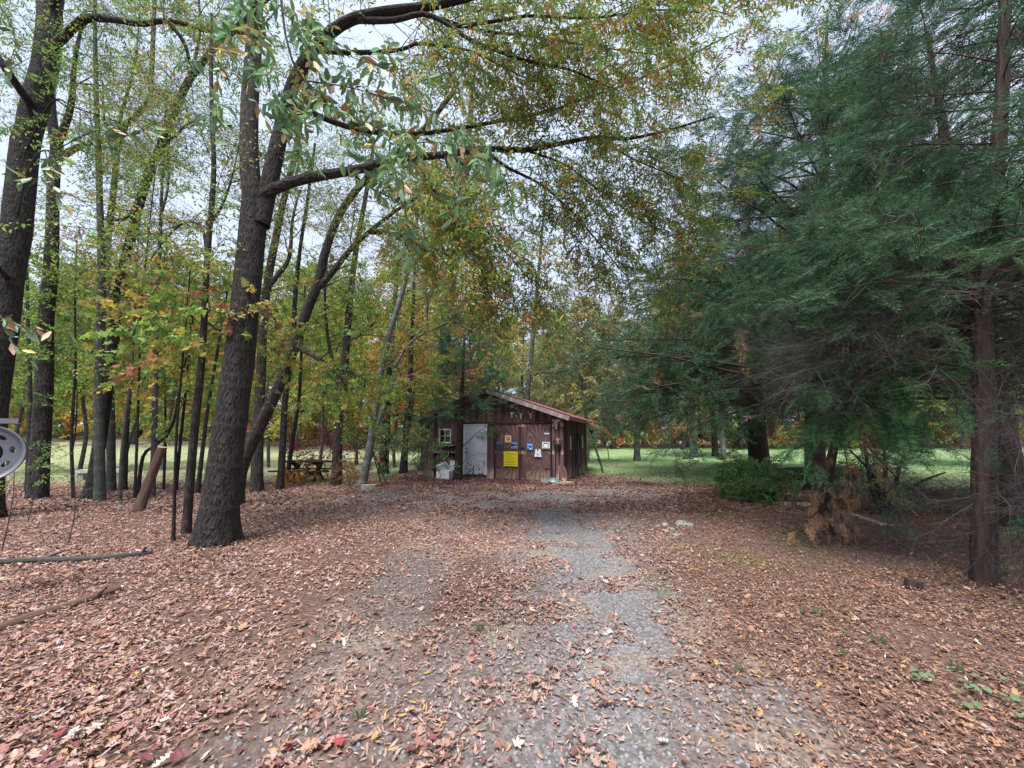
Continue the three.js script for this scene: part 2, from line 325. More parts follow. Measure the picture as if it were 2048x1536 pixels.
// ---------- trees ----------
// a branch from p towards d; returns its points
function sweep(p, d, len, segs, bend, wob, r) {
  const pts = [p.clone()], dd = d.clone().normalize(); let q = p.clone();
  for (let k = 0; k < segs; k++) { dd.addScaledVector(bend, 1 / segs).addScaledVector(rdir(r), wob).normalize(); q = q.clone().addScaledVector(dd, len / segs); pts.push(q); }
  return pts;
}
const pointOn = (pts, t) => { const x = clamp(t, 0, 0.9999) * (pts.length - 1), i = Math.floor(x); return [pts[i].clone().lerp(pts[i + 1], x - i), pts[i + 1].clone().sub(pts[i]).normalize()]; };
class Tree {
  constructor(name, label, base, opt = {}) {
    this.r = rng(opt.seed ?? 7); this.o = thing(name, label, 'tree', base, 0, opt.group); this.base = base; this.mat = opt.mat || M.oak; this.sites = {}; this.tw = new MB(); this.twMat = opt.twMat || M.twig;
  }
  trunk(pts, r0, r1, opt = {}) {
    const n = opt.n || 26, sides = opt.sides || 14, c = curve(pts, n), fl = opt.flare ?? 0.5, s = opt.seed || 3, y0 = this.base.y, b = new MB();
    const lob = opt.lobes ?? 5, rough = opt.rough ?? 0.06;
    b.tube(c, (t, a, y) => { const h = Math.max(0, y - y0); const f = fl * Math.exp(-h / (r0 * 1.5)); return mix(r0, r1, t) * (1 + f * (0.75 + 0.45 * Math.cos(lob * a + s)) + rough * (vnoise(3 + 2 * Math.cos(a), h * 2.2 + 2 * Math.sin(a), s) - 0.5) * 2); }, sides, { origin: this.base });
    part(opt.name || 'trunk', b.geo(), opt.mat || this.mat, this.o); return c;
  }
  limb(pts, r0, r1, opt = {}) {
    const c = curve(pts, opt.n || 16), b = new MB();
    const s = this.r() * 50;
    b.tube(c, (t, a) => mix(r0, r1, t ** 0.8) * (1 + 0.09 * (vnoise(t * 16, a, s | 0) - 0.5)), opt.sides || 9, { origin: this.base, cap: opt.cap });
    part(opt.name || 'limb', b.geo(), opt.mat || this.mat, this.o); return c;
  }
  add(kind, p, d, s, up) { (this.sites[kind] ??= []).push({ p, d, s, up }); }
  // side branches along a path, then leafy twigs on them
  sprout(path, P) {
    const r = this.r, n = P.n;
    for (let k = 0; k < n; k++) {
      const t = mix(P.t0 ?? 0.3, P.t1 ?? 1, (k + r()) / n), [p, tan] = pointOn(path, t);
      const side = rdir(r); if (P.bias) side.add(P.bias); side.sub(tan.clone().multiplyScalar(side.dot(tan))).normalize();
      const d = tan.clone().multiplyScalar(P.along ?? 0.6).addScaledVector(side, P.out ?? 1).add(P.lift || V(0, 0, 0)).normalize();
      const len = P.len * (1 - (P.fade ?? 0.5) * t) * rr(0.6, 1.25, r), rad = (P.rad ?? 0.012) * rr(0.7, 1.2, r) * (1 - 0.4 * t);
      const pts = sweep(p, d, len, P.segs ?? 5, P.bend || V(0, -0.4, 0), P.wob ?? 0.16, r);
      this.tw.tube(pts, pts.map((_, q) => rad * (1 - 0.8 * q / (pts.length - 1))), P.sides ?? 4, { origin: this.base });
      if (P.sub) this.sprout(pts, P.sub); 
      if (P.leaf) {
        const m = Math.max(1, Math.round(len / (P.gap ?? 0.22)));
        for (let q = 0; q < m; q++) {
          const u = mix(P.l0 ?? 0.25, 1, (q + r()) / m), [lp, lt] = pointOn(pts, u), ld = lt.clone().addScaledVector(rdir(r), P.mess ?? 0.7).add(P.fall || V(0, -0.15, 0));
          this.add(typeof P.leaf === 'function' ? P.leaf(r, lp) : P.leaf, lp, ld, (P.size ?? 1) * rr(0.7, 1.2, r));
        }
        this.add(typeof P.leaf === 'function' ? P.leaf(r, pts[pts.length - 1]) : P.leaf, pts[pts.length - 1], pts[pts.length - 1].clone().sub(pts[pts.length - 2]), (P.size ?? 1) * rr(0.7, 1.1, r));
      }
    }
  }
  finish(map) {
    if (this.tw.count) part('branchwork', this.tw.geo(), this.twMat, this.o, 'thin branches and twigs').userData.kind = 'stuff';
    for (const k in this.sites) { const [geos, mat, tint] = map(k); crown(k.startsWith('bare') ? 'twig_spray' : 'crown', geos, mat, this.sites[k], this.o, this.r, tint); }
    return this;
  }
}
const leafMap = (k) => { const [a, b] = k.split(':'); if (a.startsWith('bare')) return [SP[a](), M.dry, 0.15]; if (a.startsWith('cedar')) return [SP[a](), M.needle, 0.2]; return [SP[a](b), M.leaf, 0.16]; };

// ---------- ground ----------
const line = (a) => a.map(([x, y]) => { const g = onGround(x, y); return [g.x, g.z]; });
function distTo(pl, x, z) { let m = 1e9; for (let k = 0; k + 1 < pl.length; k++) { const [ax, az] = pl[k], [bx, bz] = pl[k + 1], t = clamp(((x - ax) * (bx - ax) + (z - az) * (bz - az)) / ((bx - ax) ** 2 + (bz - az) ** 2)); m = Math.min(m, Math.hypot(x - ax - t * (bx - ax), z - az - t * (bz - az))); } return m; }
const trackR = [[0.22, -0.5], ...line([[1190, 1536], [1235, 1400], [1225, 1260], [1190, 1160], [1165, 1085], [1130, 1035], [1090, 995]])];
const trackL = [[-1.25, -0.5], ...line([[560, 1536], [690, 1390], [770, 1220], [850, 1120], [900, 1050], [930, 1005]])];
const clearing = line([[760, 995], [930, 1000], [1090, 1000], [1230, 985]]);
function zone(x, z) {
  const d = -z, n1 = fbm(x * 0.9 + 4, z * 0.9 + 7, 4, 31), n2 = fbm(x * 2.6, z * 2.6, 3, 57);
  const wob = 0.9 * (n1 - 0.5) + 0.5 * (n2 - 0.5);
  let gravel = Math.max(0.95 * smooth(0.95, 0.1, (distTo(trackR, x, z) + wob * 0.9) / (1 + 0.7 * smooth(3, 7, d))), 0.3 * smooth(0.5, 0.05, distTo(trackL, x, z) + wob * 0.9), 0.9 * smooth(2.1, 0.6, distTo(clearing, x, z) + wob * 1.8));
  gravel *= 1 - 0.25 * smooth(5, 2.5, d);
  gravel = Math.max(gravel, 0.42 * smooth(1.5, 0.5, Math.abs(distTo(trackR, x, z) - 0.2) + wob) * smooth(0.4, 0.62, fbm(x * 1.2 + 60, z * 1.2, 4, 44)));
  const drive = Math.max(smooth(1.7, 0.9, distTo(trackR, x, z) + wob * 0.5), smooth(1.3, 0.6, distTo(trackL, x, z) + wob * 0.5), smooth(2.6, 1.2, distTo(clearing, x, z) + wob));
  // lawn beyond the trees
  const edge = x > 2 ? 12.6 + 4.6 * smooth(6.5, 3, x) + 0.6 * smooth(9, 20, x) * -1.5 : x > -5 ? 18.8 : 13.9 - 0.35 * smooth(-8, -14, x);
  let lawn = smooth(edge - 0.9, edge + 0.9, d + 3.4 * (n1 - 0.5) + 1.2 * (n2 - 0.5)) * smooth(52, 44, d + 6 * (n1 - 0.5) + (x < -4 ? 14 : 0) * smooth(-4, -10, x));
  const dry = x < 0 ? smooth(2, -6, x) * (0.35 + 0.65 * n1) : smooth(0.52, 0.7, n1) * 0.7;
  const dirt = smooth(0.58, 0.72, n2) * drive;
  const moss = d < 8 && x > 1.5 ? smooth(0.95, 0.25, Math.hypot((x - 3.43) / 1.2, (z + 5.5) / 0.8)) * smooth(0.4, 0.6, n2) + 0.5 * smooth(0.66, 0.78, fbm(x * 1.3 + 40, z * 1.3, 3, 91)) : 0;
  gravel *= 1 - lawn;
  const open = smooth(0.34, 0.64, fbm(x * 2.6 + 11, z * 2.6 + 5, 5, 73));
  const litter = clamp((1 - 0.84 * gravel * (0.4 + 0.6 * open) - 0.42 * drive * open) * (1 - 0.84 * lawn));
  return { gravel, lawn, dry, dirt, moss, litter, drive, n1, n2 };
}
{
  const grid = (lo, hi, far0, far1, step) => { const a = []; for (let x = lo; x <= hi; x += step) a.push(x); let s = step, x = hi; while (x < far1) { s *= 1.13; x += s; a.push(x); } s = step; x = lo; while (x > far0) { s *= 1.13; x -= s; a.unshift(x); } return a; };
  const xs = grid(-9, 9, -260, 260, 0.09), zs = grid(-19, 0.6, -420, 60, 0.09);
  const pos = new Float32Array(xs.length * zs.length * 3), col = new Float32Array(pos.length), uv = new Float32Array(xs.length * zs.length * 2), idx = [];
  let k = 0;
  for (const z of zs) for (const x of xs) {
    const q = zone(x, z), w = 1 - q.gravel;
    pos[k * 3] = x; pos[k * 3 + 1] = hill(x, z); pos[k * 3 + 2] = z; uv[k * 2] = x / 1.6; uv[k * 2 + 1] = z / 1.6;
    const L = [0.165, 0.10, 0.078], Gv = [0.215, 0.205, 0.207], Dt = [0.27, 0.215, 0.175], Gr = [mix(0.26, 0.48, q.dry), mix(0.40, 0.45, q.dry), mix(0.17, 0.30, q.dry)], Ms = [0.10, 0.12, 0.035], Wd = [0.27, 0.17, 0.11];
    const woods = smooth(42, 52, -z + 6 * (q.n1 - 0.5));
    for (let c = 0; c < 3; c++) {
      let v = mix(L[c], Gv[c], clamp(q.gravel * 1.3)); v = mix(v, Dt[c], clamp(q.dirt * (1 - q.lawn) * 0.8)); v = mix(v, Ms[c], clamp(q.moss)); v = mix(v, Gr[c], q.lawn); v = mix(v, Wd[c], woods * (1 - q.lawn));
      col[k * 3 + c] = v * (0.82 + 0.36 * q.n2);
    }
    k++;
  }
  const W = xs.length;
  for (let j = 0; j + 1 < zs.length; j++) for (let i = 0; i + 1 < W; i++) { const a = j * W + i; idx.push(a, a + W, a + 1, a + 1, a + W, a + W + 1); }
  const g = new THREE.BufferGeometry();
  g.setAttribute('position', new THREE.BufferAttribute(pos, 3)); g.setAttribute('color', new THREE.BufferAttribute(col, 3)); g.setAttribute('uv', new THREE.BufferAttribute(uv, 2)); g.setIndex(idx); g.computeVertexNormals();
  const gH = dataTex(512, 512, (u, v) => 0.5 * fbm(u * 40, v * 40, 3, 2, 40, 40) + 0.5 * fbm(u * 90, v * 90, 2, 15, 90, 90));
  const gC = dataTex(512, 512, (u, v) => { const a = fbm(u * 60, v * 60, 3, 2, 60, 60), b = vnoise(u * 110, v * 110, 15, 110, 110), k = 0.62 + 0.5 * a * b + 0.28 * a; return [k, k * 0.985, k * 0.97]; }, true);
  M.ground = std({ map: gC, bumpMap: gH, bumpScale: 0.02, vertexColors: true, roughness: 0.95 });
  var forestFloor = structure('ground', g, M.ground);
  forestFloor.userData.label = 'leaf strewn clearing, gravel drive and lawn'; 
}

// leaves that lie on the ground, lit by the sky alone: colours are the dry leaves' own
function flatLeaf(kind, seed) {
  const r = rng(seed), b = new MB(false, true);
  const sd = Math.floor(seed * 31) % 97, put = (x, y, c1, c2, tw) => [x + 0.07 * (vnoise(y * 4, 1, sd) - 0.5), y, c1 * x * x * 9 + c2 * (y - 0.5) ** 2 * 2 + tw * x * (y - 0.5) * 1.5 + 0.16 * (vnoise(x * 7 + 20, y * 5, sd) - 0.5)];
  const c1 = rr(0.02, 0.16, r) * (kind === 'star' ? 0.5 : 1), c2 = rr(-0.2, 0.26, r), tw = rr(-0.4, 0.4, r);
  const tone = (x) => { const t = x < 1e-6 ? 1.12 : 0.96; return [t, t, t]; };
  if (kind === 'star') {
    const S = [[0, 0.02], [0.18, -0.04], [0.42, 0.0], [0.30, 0.16], [0.22, 0.26], [0.46, 0.36], [0.64, 0.50], [0.40, 0.54], [0.20, 0.52], [0.22, 0.72], [0, 1]];
    const half = (s) => { let pm = null, po = null; for (const [u, v] of S) { const x = u * s * rr(0.92, 1.08, r), a = put(0, v, c1, c2, tw), e = put(x, v, c1, c2, tw); const m = b.v(a[0], a[1], a[2], 0, 0, 1, 0, 0, tone(0)), o = b.v(e[0], e[1], e[2], 0, 0, 1, 0, 0, tone(Math.abs(x))); if (pm !== null) { b.f(pm, po, o); b.f(pm, o, m); } pm = m; po = o; } };
    half(1); half(-1);
  } else {
    const S = kind === 'oak' ? [[0.015, 0], [0.05, 0.1], [0.22, 0.2], [0.08, 0.27], [0.32, 0.42], [0.11, 0.48], [0.34, 0.64], [0.13, 0.70], [0.2, 0.84], [0, 1]] : kind === 'narrow' ? [[0.01, 0], [0.08, 0.18], [0.125, 0.42], [0.09, 0.74], [0, 1]] : [[0.02, 0], [0.24, 0.2], [0.32, 0.45], [0.22, 0.75], [0, 1]];
    for (const s of [1, -1]) { let pm = null, po = null; for (const [u, v] of S) { const x = u * s * rr(0.85, 1.15, r), a = put(0, v, c1, c2, tw), e = put(x, v, c1, c2, tw); const m = b.v(a[0], a[1], a[2], 0, 0, 1, 0, 0, tone(0)), o = b.v(e[0], e[1], e[2], 0, 0, 1, 0, 0, tone(Math.abs(x))); if (pm !== null) { b.f(pm, po, o); b.f(pm, o, m); } pm = m; po = o; } }
  }
  const g = b.geo(false); g.translate(0, -0.5, 0); g.rotateX(-Math.PI / 2); g.computeVertexNormals(); return g;
}
const DRY = [[0.36, 0.195, 0.155, 6], [0.45, 0.29, 0.235, 5], [0.43, 0.275, 0.24, 5], [0.15, 0.075, 0.06, 3], [0.45, 0.25, 0.15, 3.4], [0.28, 0.13, 0.10, 2.6], [0.60, 0.47, 0.39, 0.9], [0.48, 0.31, 0.10, 0.35], [0.58, 0.52, 0.50, 0.32], [0.30, 0.045, 0.05, 0.3], [0.17, 0.05, 0.06, 0.9]];
const DARKDRY = [[0.25, 0.13, 0.09, 5], [0.36, 0.22, 0.15, 3], [0.13, 0.07, 0.055, 4], [0.40, 0.205, 0.11, 3.4], [0.21, 0.10, 0.075, 3], [0.48, 0.36, 0.28, 0.6], [0.5, 0.34, 0.1, 0.25]];   // darker, browner leaf colours for the cedar side
const WINE = [[0.25, 0.085, 0.085, 4], [0.34, 0.15, 0.14, 4], [0.17, 0.05, 0.055, 3], [0.38, 0.22, 0.19, 3], [0.27, 0.14, 0.11, 2]];
const leafGeos = { narrow: [1, 2, 3, 4, 5, 6].map((s) => flatLeaf('narrow', s * 5)), oak: [1, 2, 3, 4].map((s) => flatLeaf('oak', s * 9)), star: [1, 2].map((s) => flatLeaf('star', s * 4)), oval: [1, 2].map((s) => flatLeaf('oval', s * 6)) };
const clumpGeos = [1, 2, 3].map((s) => {                             // a few leaves lying together
  const r = rng(s * 331), geos = [], out = new MB(false, true);
  for (let k = 0; k < 13; k++) {
    const kinds = ['narrow', 'oval', 'oak', 'narrow'], g = leafGeos[kinds[Math.floor(r() * 4)]][Math.floor(r() * 2)], L = rr(0.025, 0.07, r);
    const m = new THREE.Matrix4().compose(V(rr(-0.16, 0.16, r), rr(0, 0.025, r), rr(-0.16, 0.16, r)), new THREE.Quaternion().setFromEuler(new THREE.Euler(rr(-0.5, 0.5, r), rr(0, 6.28, r), rr(-0.5, 0.5, r))), V(L, L, L));
    const p = g.attributes.position, c = g.attributes.color, v = V(), base = out.count, t = vary([1, 1, 1], r, 0.35);
    for (let i = 0; i < p.count; i++) { v.fromBufferAttribute(p, i).applyMatrix4(m); out.v(v.x, v.y, v.z, 0, 1, 0, 0, 0, [c.getX(i) * t[0], c.getY(i) * t[1], c.getZ(i) * t[2]]); }
    for (let i = 0; i < g.index.count; i += 3) out.f(base + g.index.getX(i), base + g.index.getX(i + 1), base + g.index.getX(i + 2));
  }
  return out.geo(false);
});
M.dead = std({ vertexColors: true, roughness: 0.72, side: THREE.DoubleSide });
function scatter(name, geos, mat, list, parent) {                   // list: {x,y,z,e:[rx,ry,rz],s,c}
  geos.forEach((g, gi) => {
    const mine = list.filter((_, k) => k % geos.length === gi); if (!mine.length) return;
    const im = setUp(new THREE.InstancedMesh(g, mat, mine.length)); im.name = name; copies += mine.length;
    const m = new THREE.Matrix4(), q = new THREE.Quaternion(), e = new THREE.Euler(), p = V(), s = V(), c = new THREE.Color();
    mine.forEach((o, k) => { e.set(o.e[0], o.e[1], o.e[2], 'YXZ'); m.compose(p.set(o.x, o.y, o.z), q.setFromEuler(e), Array.isArray(o.s) ? s.set(...o.s) : s.setScalar(o.s)); im.setMatrixAt(k, m); im.setColorAt(k, c.setRGB(...(o.c || [1, 1, 1]))); });
    parent.add(im);
  });
}
function stuff(name, label) { const g = new THREE.Group(); g.name = numbered(name); g.userData = { kind: 'stuff', label, category: name.split('_').pop() }; scene.add(g); return g; }
const inView = (x, d, m = 2.2) => Math.abs(x) < 1.42 * Math.max(0, d) + m;
{
  const r = rng(88), litter = stuff('leaf_litter', 'brown, tan and wine red fallen leaves covering the clearing'), by = { narrow: [], oak: [], star: [], oval: [] }, clumps = [], single = [];
  const cell = 0.25;
  for (let d = -0.4; d < 24; d += cell) for (let x = -30; x < 30; x += cell) {
    if (!inView(x, d)) continue;
    const q = zone(x + cell / 2, -d - cell / 2); if (q.litter < 0.02) continue;
    const near = d < 8.5, per = (near ? mix(1900, 1250, smooth(2, 8, d)) : mix(125, 45, smooth(9, 22, d))) * q.litter * (0.3 + 1.5 * smooth(0.28, 0.68, 0.6 * q.n1 + 0.4 * q.n2));
    let n = per * cell * cell; n = Math.floor(n) + (r() < n % 1 ? 1 : 0);
    for (let k = 0; k < n; k++) {
      const px = x + r() * cell, pz = -d - r() * cell, wine = smooth(1.9, 0.9, distTo([[-9, -15.2], [1.6, -13.9], [3.2, -16.5]], px, pz) + 0.8 * q.n2) * 0.8;
      const old = smooth(0.2, 1.5, px - 0.42 * -pz + 0.9 + 2 * (q.n1 - 0.5)) * 0.85, c = vary(pick(r() < wine ? WINE : r() < old ? DARKDRY : DRY, r), r, 0.2).map((v) => v * 0.80), y = hill(px, pz);  // share of the darker, browner leaf mix, rising towards the cedar side
      if (!near) { clumps.push({ x: px, y: y + 0.01, z: pz, e: [rr(-0.15, 0.15, r), rr(0, 6.3, r), rr(-0.15, 0.15, r)], s: rr(0.9, 1.5, r), c }); continue; }
      const u = r(), kind = u < 0.70 ? 'narrow' : u < 0.91 ? 'oval' : u < 0.982 ? 'oak' : 'star';
      const s = (kind === 'narrow' ? 0.02 + 0.042 * r() : kind === 'oval' ? 0.015 + 0.032 * r() : kind === 'oak' ? 0.035 + 0.075 * r() * r() : 0.03 + 0.035 * r()) * (1 - 0.28 * old);
      const it = { x: px, y: y + 0.006 + 0.03 * r() * q.litter, z: pz, e: [rr(-0.4, 0.4, r) * (r() < 0.12 ? 2.2 : 1), rr(0, 6.3, r), rr(-0.4, 0.4, r)], s, c };
      if ((kind === 'oak' || kind === 'star') && d < 3.6 && d > 1.7 && Math.abs(px) < 1.3 * d && single.length < 290) { it.y += 0.018; it.kind = kind; it.s = Math.max(it.s * 1.1, 0.06); single.push(it); } else by[kind].push(it);
    }
  }
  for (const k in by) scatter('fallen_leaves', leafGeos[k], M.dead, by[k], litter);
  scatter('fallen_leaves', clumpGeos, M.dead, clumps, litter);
  const mats = DRY.map((c) => [0.86, 1, 1.15].map((t) => std({ vertexColors: true, roughness: 0.7, side: THREE.DoubleSide, color: lin(0.8 * c[0] * t, 0.8 * c[1] * t, 0.8 * c[2] * t) })));
  for (const it of single) {                                         // the largest ones in view, one by one
    const gs = leafGeos[it.kind], row = DRY.indexOf(pick(it.kind === 'star' ? DRY.slice(5) : DRY, r)), m = part('fallen_leaf', gs[Math.floor(r() * gs.length)], mats[row][Math.floor(r() * 3)], forestFloor);
    m.position.set(it.x, it.y, it.z); m.rotation.set(it.e[0], it.e[1], it.e[2], 'YXZ'); m.scale.setScalar(it.s);
  }
  // gravel
  const gravel = stuff('drive_gravel', 'grey crushed stone showing through the leaves on the drive'), gg = [1, 2, 3].map((s) => { const g = new THREE.IcosahedronGeometry(1, 0), rg = rng(s * 71), h = {}; const p = g.attributes.position; for (let i = 0; i < p.count; i++) { const key = [p.getX(i), p.getY(i), p.getZ(i)].map((v) => v.toFixed(2)).join(); const k = h[key] ??= rr(0.7, 1.25, rg); p.setXYZ(i, p.getX(i) * k, p.getY(i) * k * 0.62, p.getZ(i) * k); } g.deleteAttribute('normal'); g.deleteAttribute('uv'); return g; });
  M.stone = std({ color: lin(1, 1, 1), roughness: 0.85 });
  const st = [];
  for (let d = 0; d < 13; d += 0.2) for (let x = -7; x < 7; x += 0.2) {
    if (!inView(x, d, 1.2)) continue; const q = zone(x + 0.1, -d - 0.1), w = clamp(q.gravel * 1.35) * (d < 6 ? 1 : 0.55); if (w < 0.04) continue;
    let n = w * (d < 5 ? 900 : 420) * 0.04; n = Math.floor(n) + (r() < n % 1 ? 1 : 0);
    for (let k = 0; k < n; k++) { const px = x + r() * 0.2, pz = -d - r() * 0.2, t = rr(0.7, 1.3, r), s = rr(0.006, 0.0145, r) * (d > 5 ? 1.35 : 1); st.push({ x: px, y: hill(px, pz) + s * 0.15, z: pz, e: [rr(-0.5, 0.5, r), rr(0, 6.3, r), rr(-0.5, 0.5, r)], s, c: [0.22 * t, 0.212 * t, 0.218 * t] }); }
  }
  scatter('crushed_stone', gg, M.stone, st, gravel);
  // lawn
  const lawn = stuff('lawn_grass', 'short lawn grass beyond the clearing'), tuft = [1, 2].map((s) => { const rg = rng(s * 17), b = new MB(false, true); for (let k = 0; k < 26; k++) { const x = rr(-0.13, 0.13, rg), z = rr(-0.13, 0.13, rg), h = rr(0.035, 0.085, rg), a = rr(0, 6.3, rg), w = 0.0045, l = rr(0.01, 0.05, rg), c = vary([1, 1, 1], rg, 0.25); const p = b.v(x + w * Math.cos(a), 0, z + w * Math.sin(a), 0, 1, 0, 0, 0, c), q = b.v(x - w * Math.cos(a), 0, z - w * Math.sin(a), 0, 1, 0, 0, 0, c), t = b.v(x + l * Math.sin(a), h, z + l * Math.cos(a), 0, 1, 0, 0, 0, c); b.f(p, q, t); } return b.geo(false); });
  const gl = [];
  for (let d = 9; d < 46; d += 0.5) for (let x = -46; x < 56; x += 0.5) {
    if (!inView(x, d, 3)) continue; const q = zone(x, -d); if (q.lawn < 0.05) continue;
    let n = q.lawn * mix(5, 1.6, smooth(13, 40, d)); n = Math.floor(n) + (r() < n % 1 ? 1 : 0);
    for (let k = 0; k < n; k++) { const px = x + r() * 0.5, pz = -d - r() * 0.5, t = rr(0.75, 1.25, r), y = q.dry * rr(0.4, 1.2, r); gl.push({ x: px, y: hill(px, pz), z: pz, e: [0, rr(0, 6.3, r), 0], s: rr(0.8, 1.5, r), c: [mix(0.33, 0.60, clamp(y)) * t, mix(0.52, 0.58, clamp(y)) * t, mix(0.23, 0.38, clamp(y)) * t] }); }
  }
  scatter('grass_blades', tuft, M.blade, gl, lawn);
}
console.log('ground', copies);

// ---------- the shed ----------
const SHED = V(-3.593, 0, -16.267), TURN = -20 * Math.PI / 180, SW = 5.75, SD = 5.2, EAVE = 2.42, APEX = 3.42;
const shedPoint = (u, y, w) => V(u, y, w).applyAxisAngle(UP, TURN).add(SHED);   // along the front, up, out from the front
function woodTex(seed, fx) {                                        // weathered board: grain runs up, paler and greyer where rain splashes, knots
  return dataTex(256, 1024, (u, v) => {
    const y = v * 4, g = fbm(u * fx + 1.4 * fbm(u * 5, y * 0.8, 3, seed), y * 0.9, 5, seed + 4), f = fbm(u * 90, y * 5, 3, seed + 9);
    const splash = smooth(0.62, 0.12, y + 0.9 * (fbm(u * 14, y * 1.6, 4, seed + 12) - 0.5)) * (0.45 + 0.55 * f), streak = smooth(0.6, 0.78, fbm(u * 11, y * 0.35, 4, seed + 21));
    const k = 0.46 + 0.42 * g + 0.2 * (f - 0.5), a = [k * 0.64, k * 0.495, k * 0.49], b = [k * 1.15, k * 1.04, k * 0.94], c = [k * 0.90, k * 0.76, k * 0.74];
    const t = clamp(1.2 * splash);
    return [0, 1, 2].map((q) => mix(mix(a[q], c[q], 0.55 * streak), b[q], t));
  }, true);
}
const woodH = dataTex(256, 512, (u, v) => 0.7 * fbm(u * 30 + 1.4 * fbm(u * 5, v * 3, 2, 5), v * 3, 4, 44) + 0.3 * fbm(u * 80, v * 12, 2, 3));
const bt = [woodTex(3, 22), woodTex(71, 26)];
const plyTex = dataTex(512, 1024, (u, v) => {                       // rotary-cut plywood, its grain in long arches
  const y = v * 2.2, x = u * 1.1, w = 2.6 * fbm(x * 1.6, y * 0.7, 3, 15), g = 0.5 + 0.5 * Math.sin((x * 9 + w * 5 + 0.6 * Math.cos(y * 2.2)) * 5.2), f = fbm(u * 130, v * 40, 3, 19);
  const spl = smooth(0.5, 0.16, y + 0.5 * (fbm(u * 6, y * 1.4, 4, 29) - 0.5)), worn = smooth(0.56, 0.72, fbm(u * 22, v * 26, 4, 37)) * smooth(0.9, 1.7, y);
  const k = 0.47 + 0.17 * g + 0.26 * (f - 0.5), a = [k * 0.72, k * 0.56, k * 0.54], b = [k * 1.02, k * 0.86, k * 0.68], c = [k * 1.05, k * 0.9, k * 0.84];
  return [0, 1, 2].map((q) => mix(mix(a[q], c[q], 0.6 * worn), b[q], 0.85 * spl));
}, true);
const greyWood = dataTex(128, 512, (u, v) => { const g = fbm(u * 18 + 1.2 * fbm(u * 4, v * 3, 2, 8), v * 3, 4, 51), k = 0.62 + 0.42 * (g - 0.3); return [k, k * 0.94, k * 0.92]; }, true);
const boardMats = [0, 1].flatMap((k) => [[0.80, 0.70, 0.70], [0.52, 0.44, 0.46], [1.0, 0.90, 0.90], [0.36, 0.27, 0.28]].map((c) => std({ map: bt[k], bumpMap: woodH, bumpScale: 0.006, color: lin(...c) })));
M.ply = std({ map: plyTex, bumpMap: woodH, bumpScale: 0.003, color: lin(0.92, 0.84, 0.90) });
M.darkWood = std({ map: bt[0], color: lin(0.42, 0.36, 0.35) });
M.rawWood = std({ map: greyWood, color: lin(0.95, 0.80, 0.58) });
M.fascia = std({ map: greyWood, bumpMap: woodH, bumpScale: 0.004, color: lin(0.62, 0.58, 0.60) });
M.black = std({ color: lin(0.012, 0.011, 0.011) });
M.whitePaint = std({ color: lin(0.76, 0.77, 0.79), roughness: 0.55 });
M.iron = std({ color: lin(0.045, 0.04, 0.038), roughness: 0.6, metalness: 0.5 });
M.foam = std({ color: lin(0.82, 0.84, 0.88), roughness: 0.7, bumpMap: smoothH, bumpScale: 0.002 });
M.bone = std({ color: lin(0.62, 0.56, 0.47), bumpMap: smoothH, bumpScale: 0.004 });
M.concrete = std({ map: smoothC, bumpMap: smoothH, bumpScale: 0.006, color: lin(0.62, 0.59, 0.56) });
M.glass = new THREE.MeshPhysicalMaterial({ color: lin(0.9, 0.95, 0.95), roughness: 0.04, transmission: 1, thickness: 0 });
const shed = thing('tool_shed', 'weathered red brown board shed with low gable roof and plywood double doors', 'shed', SHED, TURN);
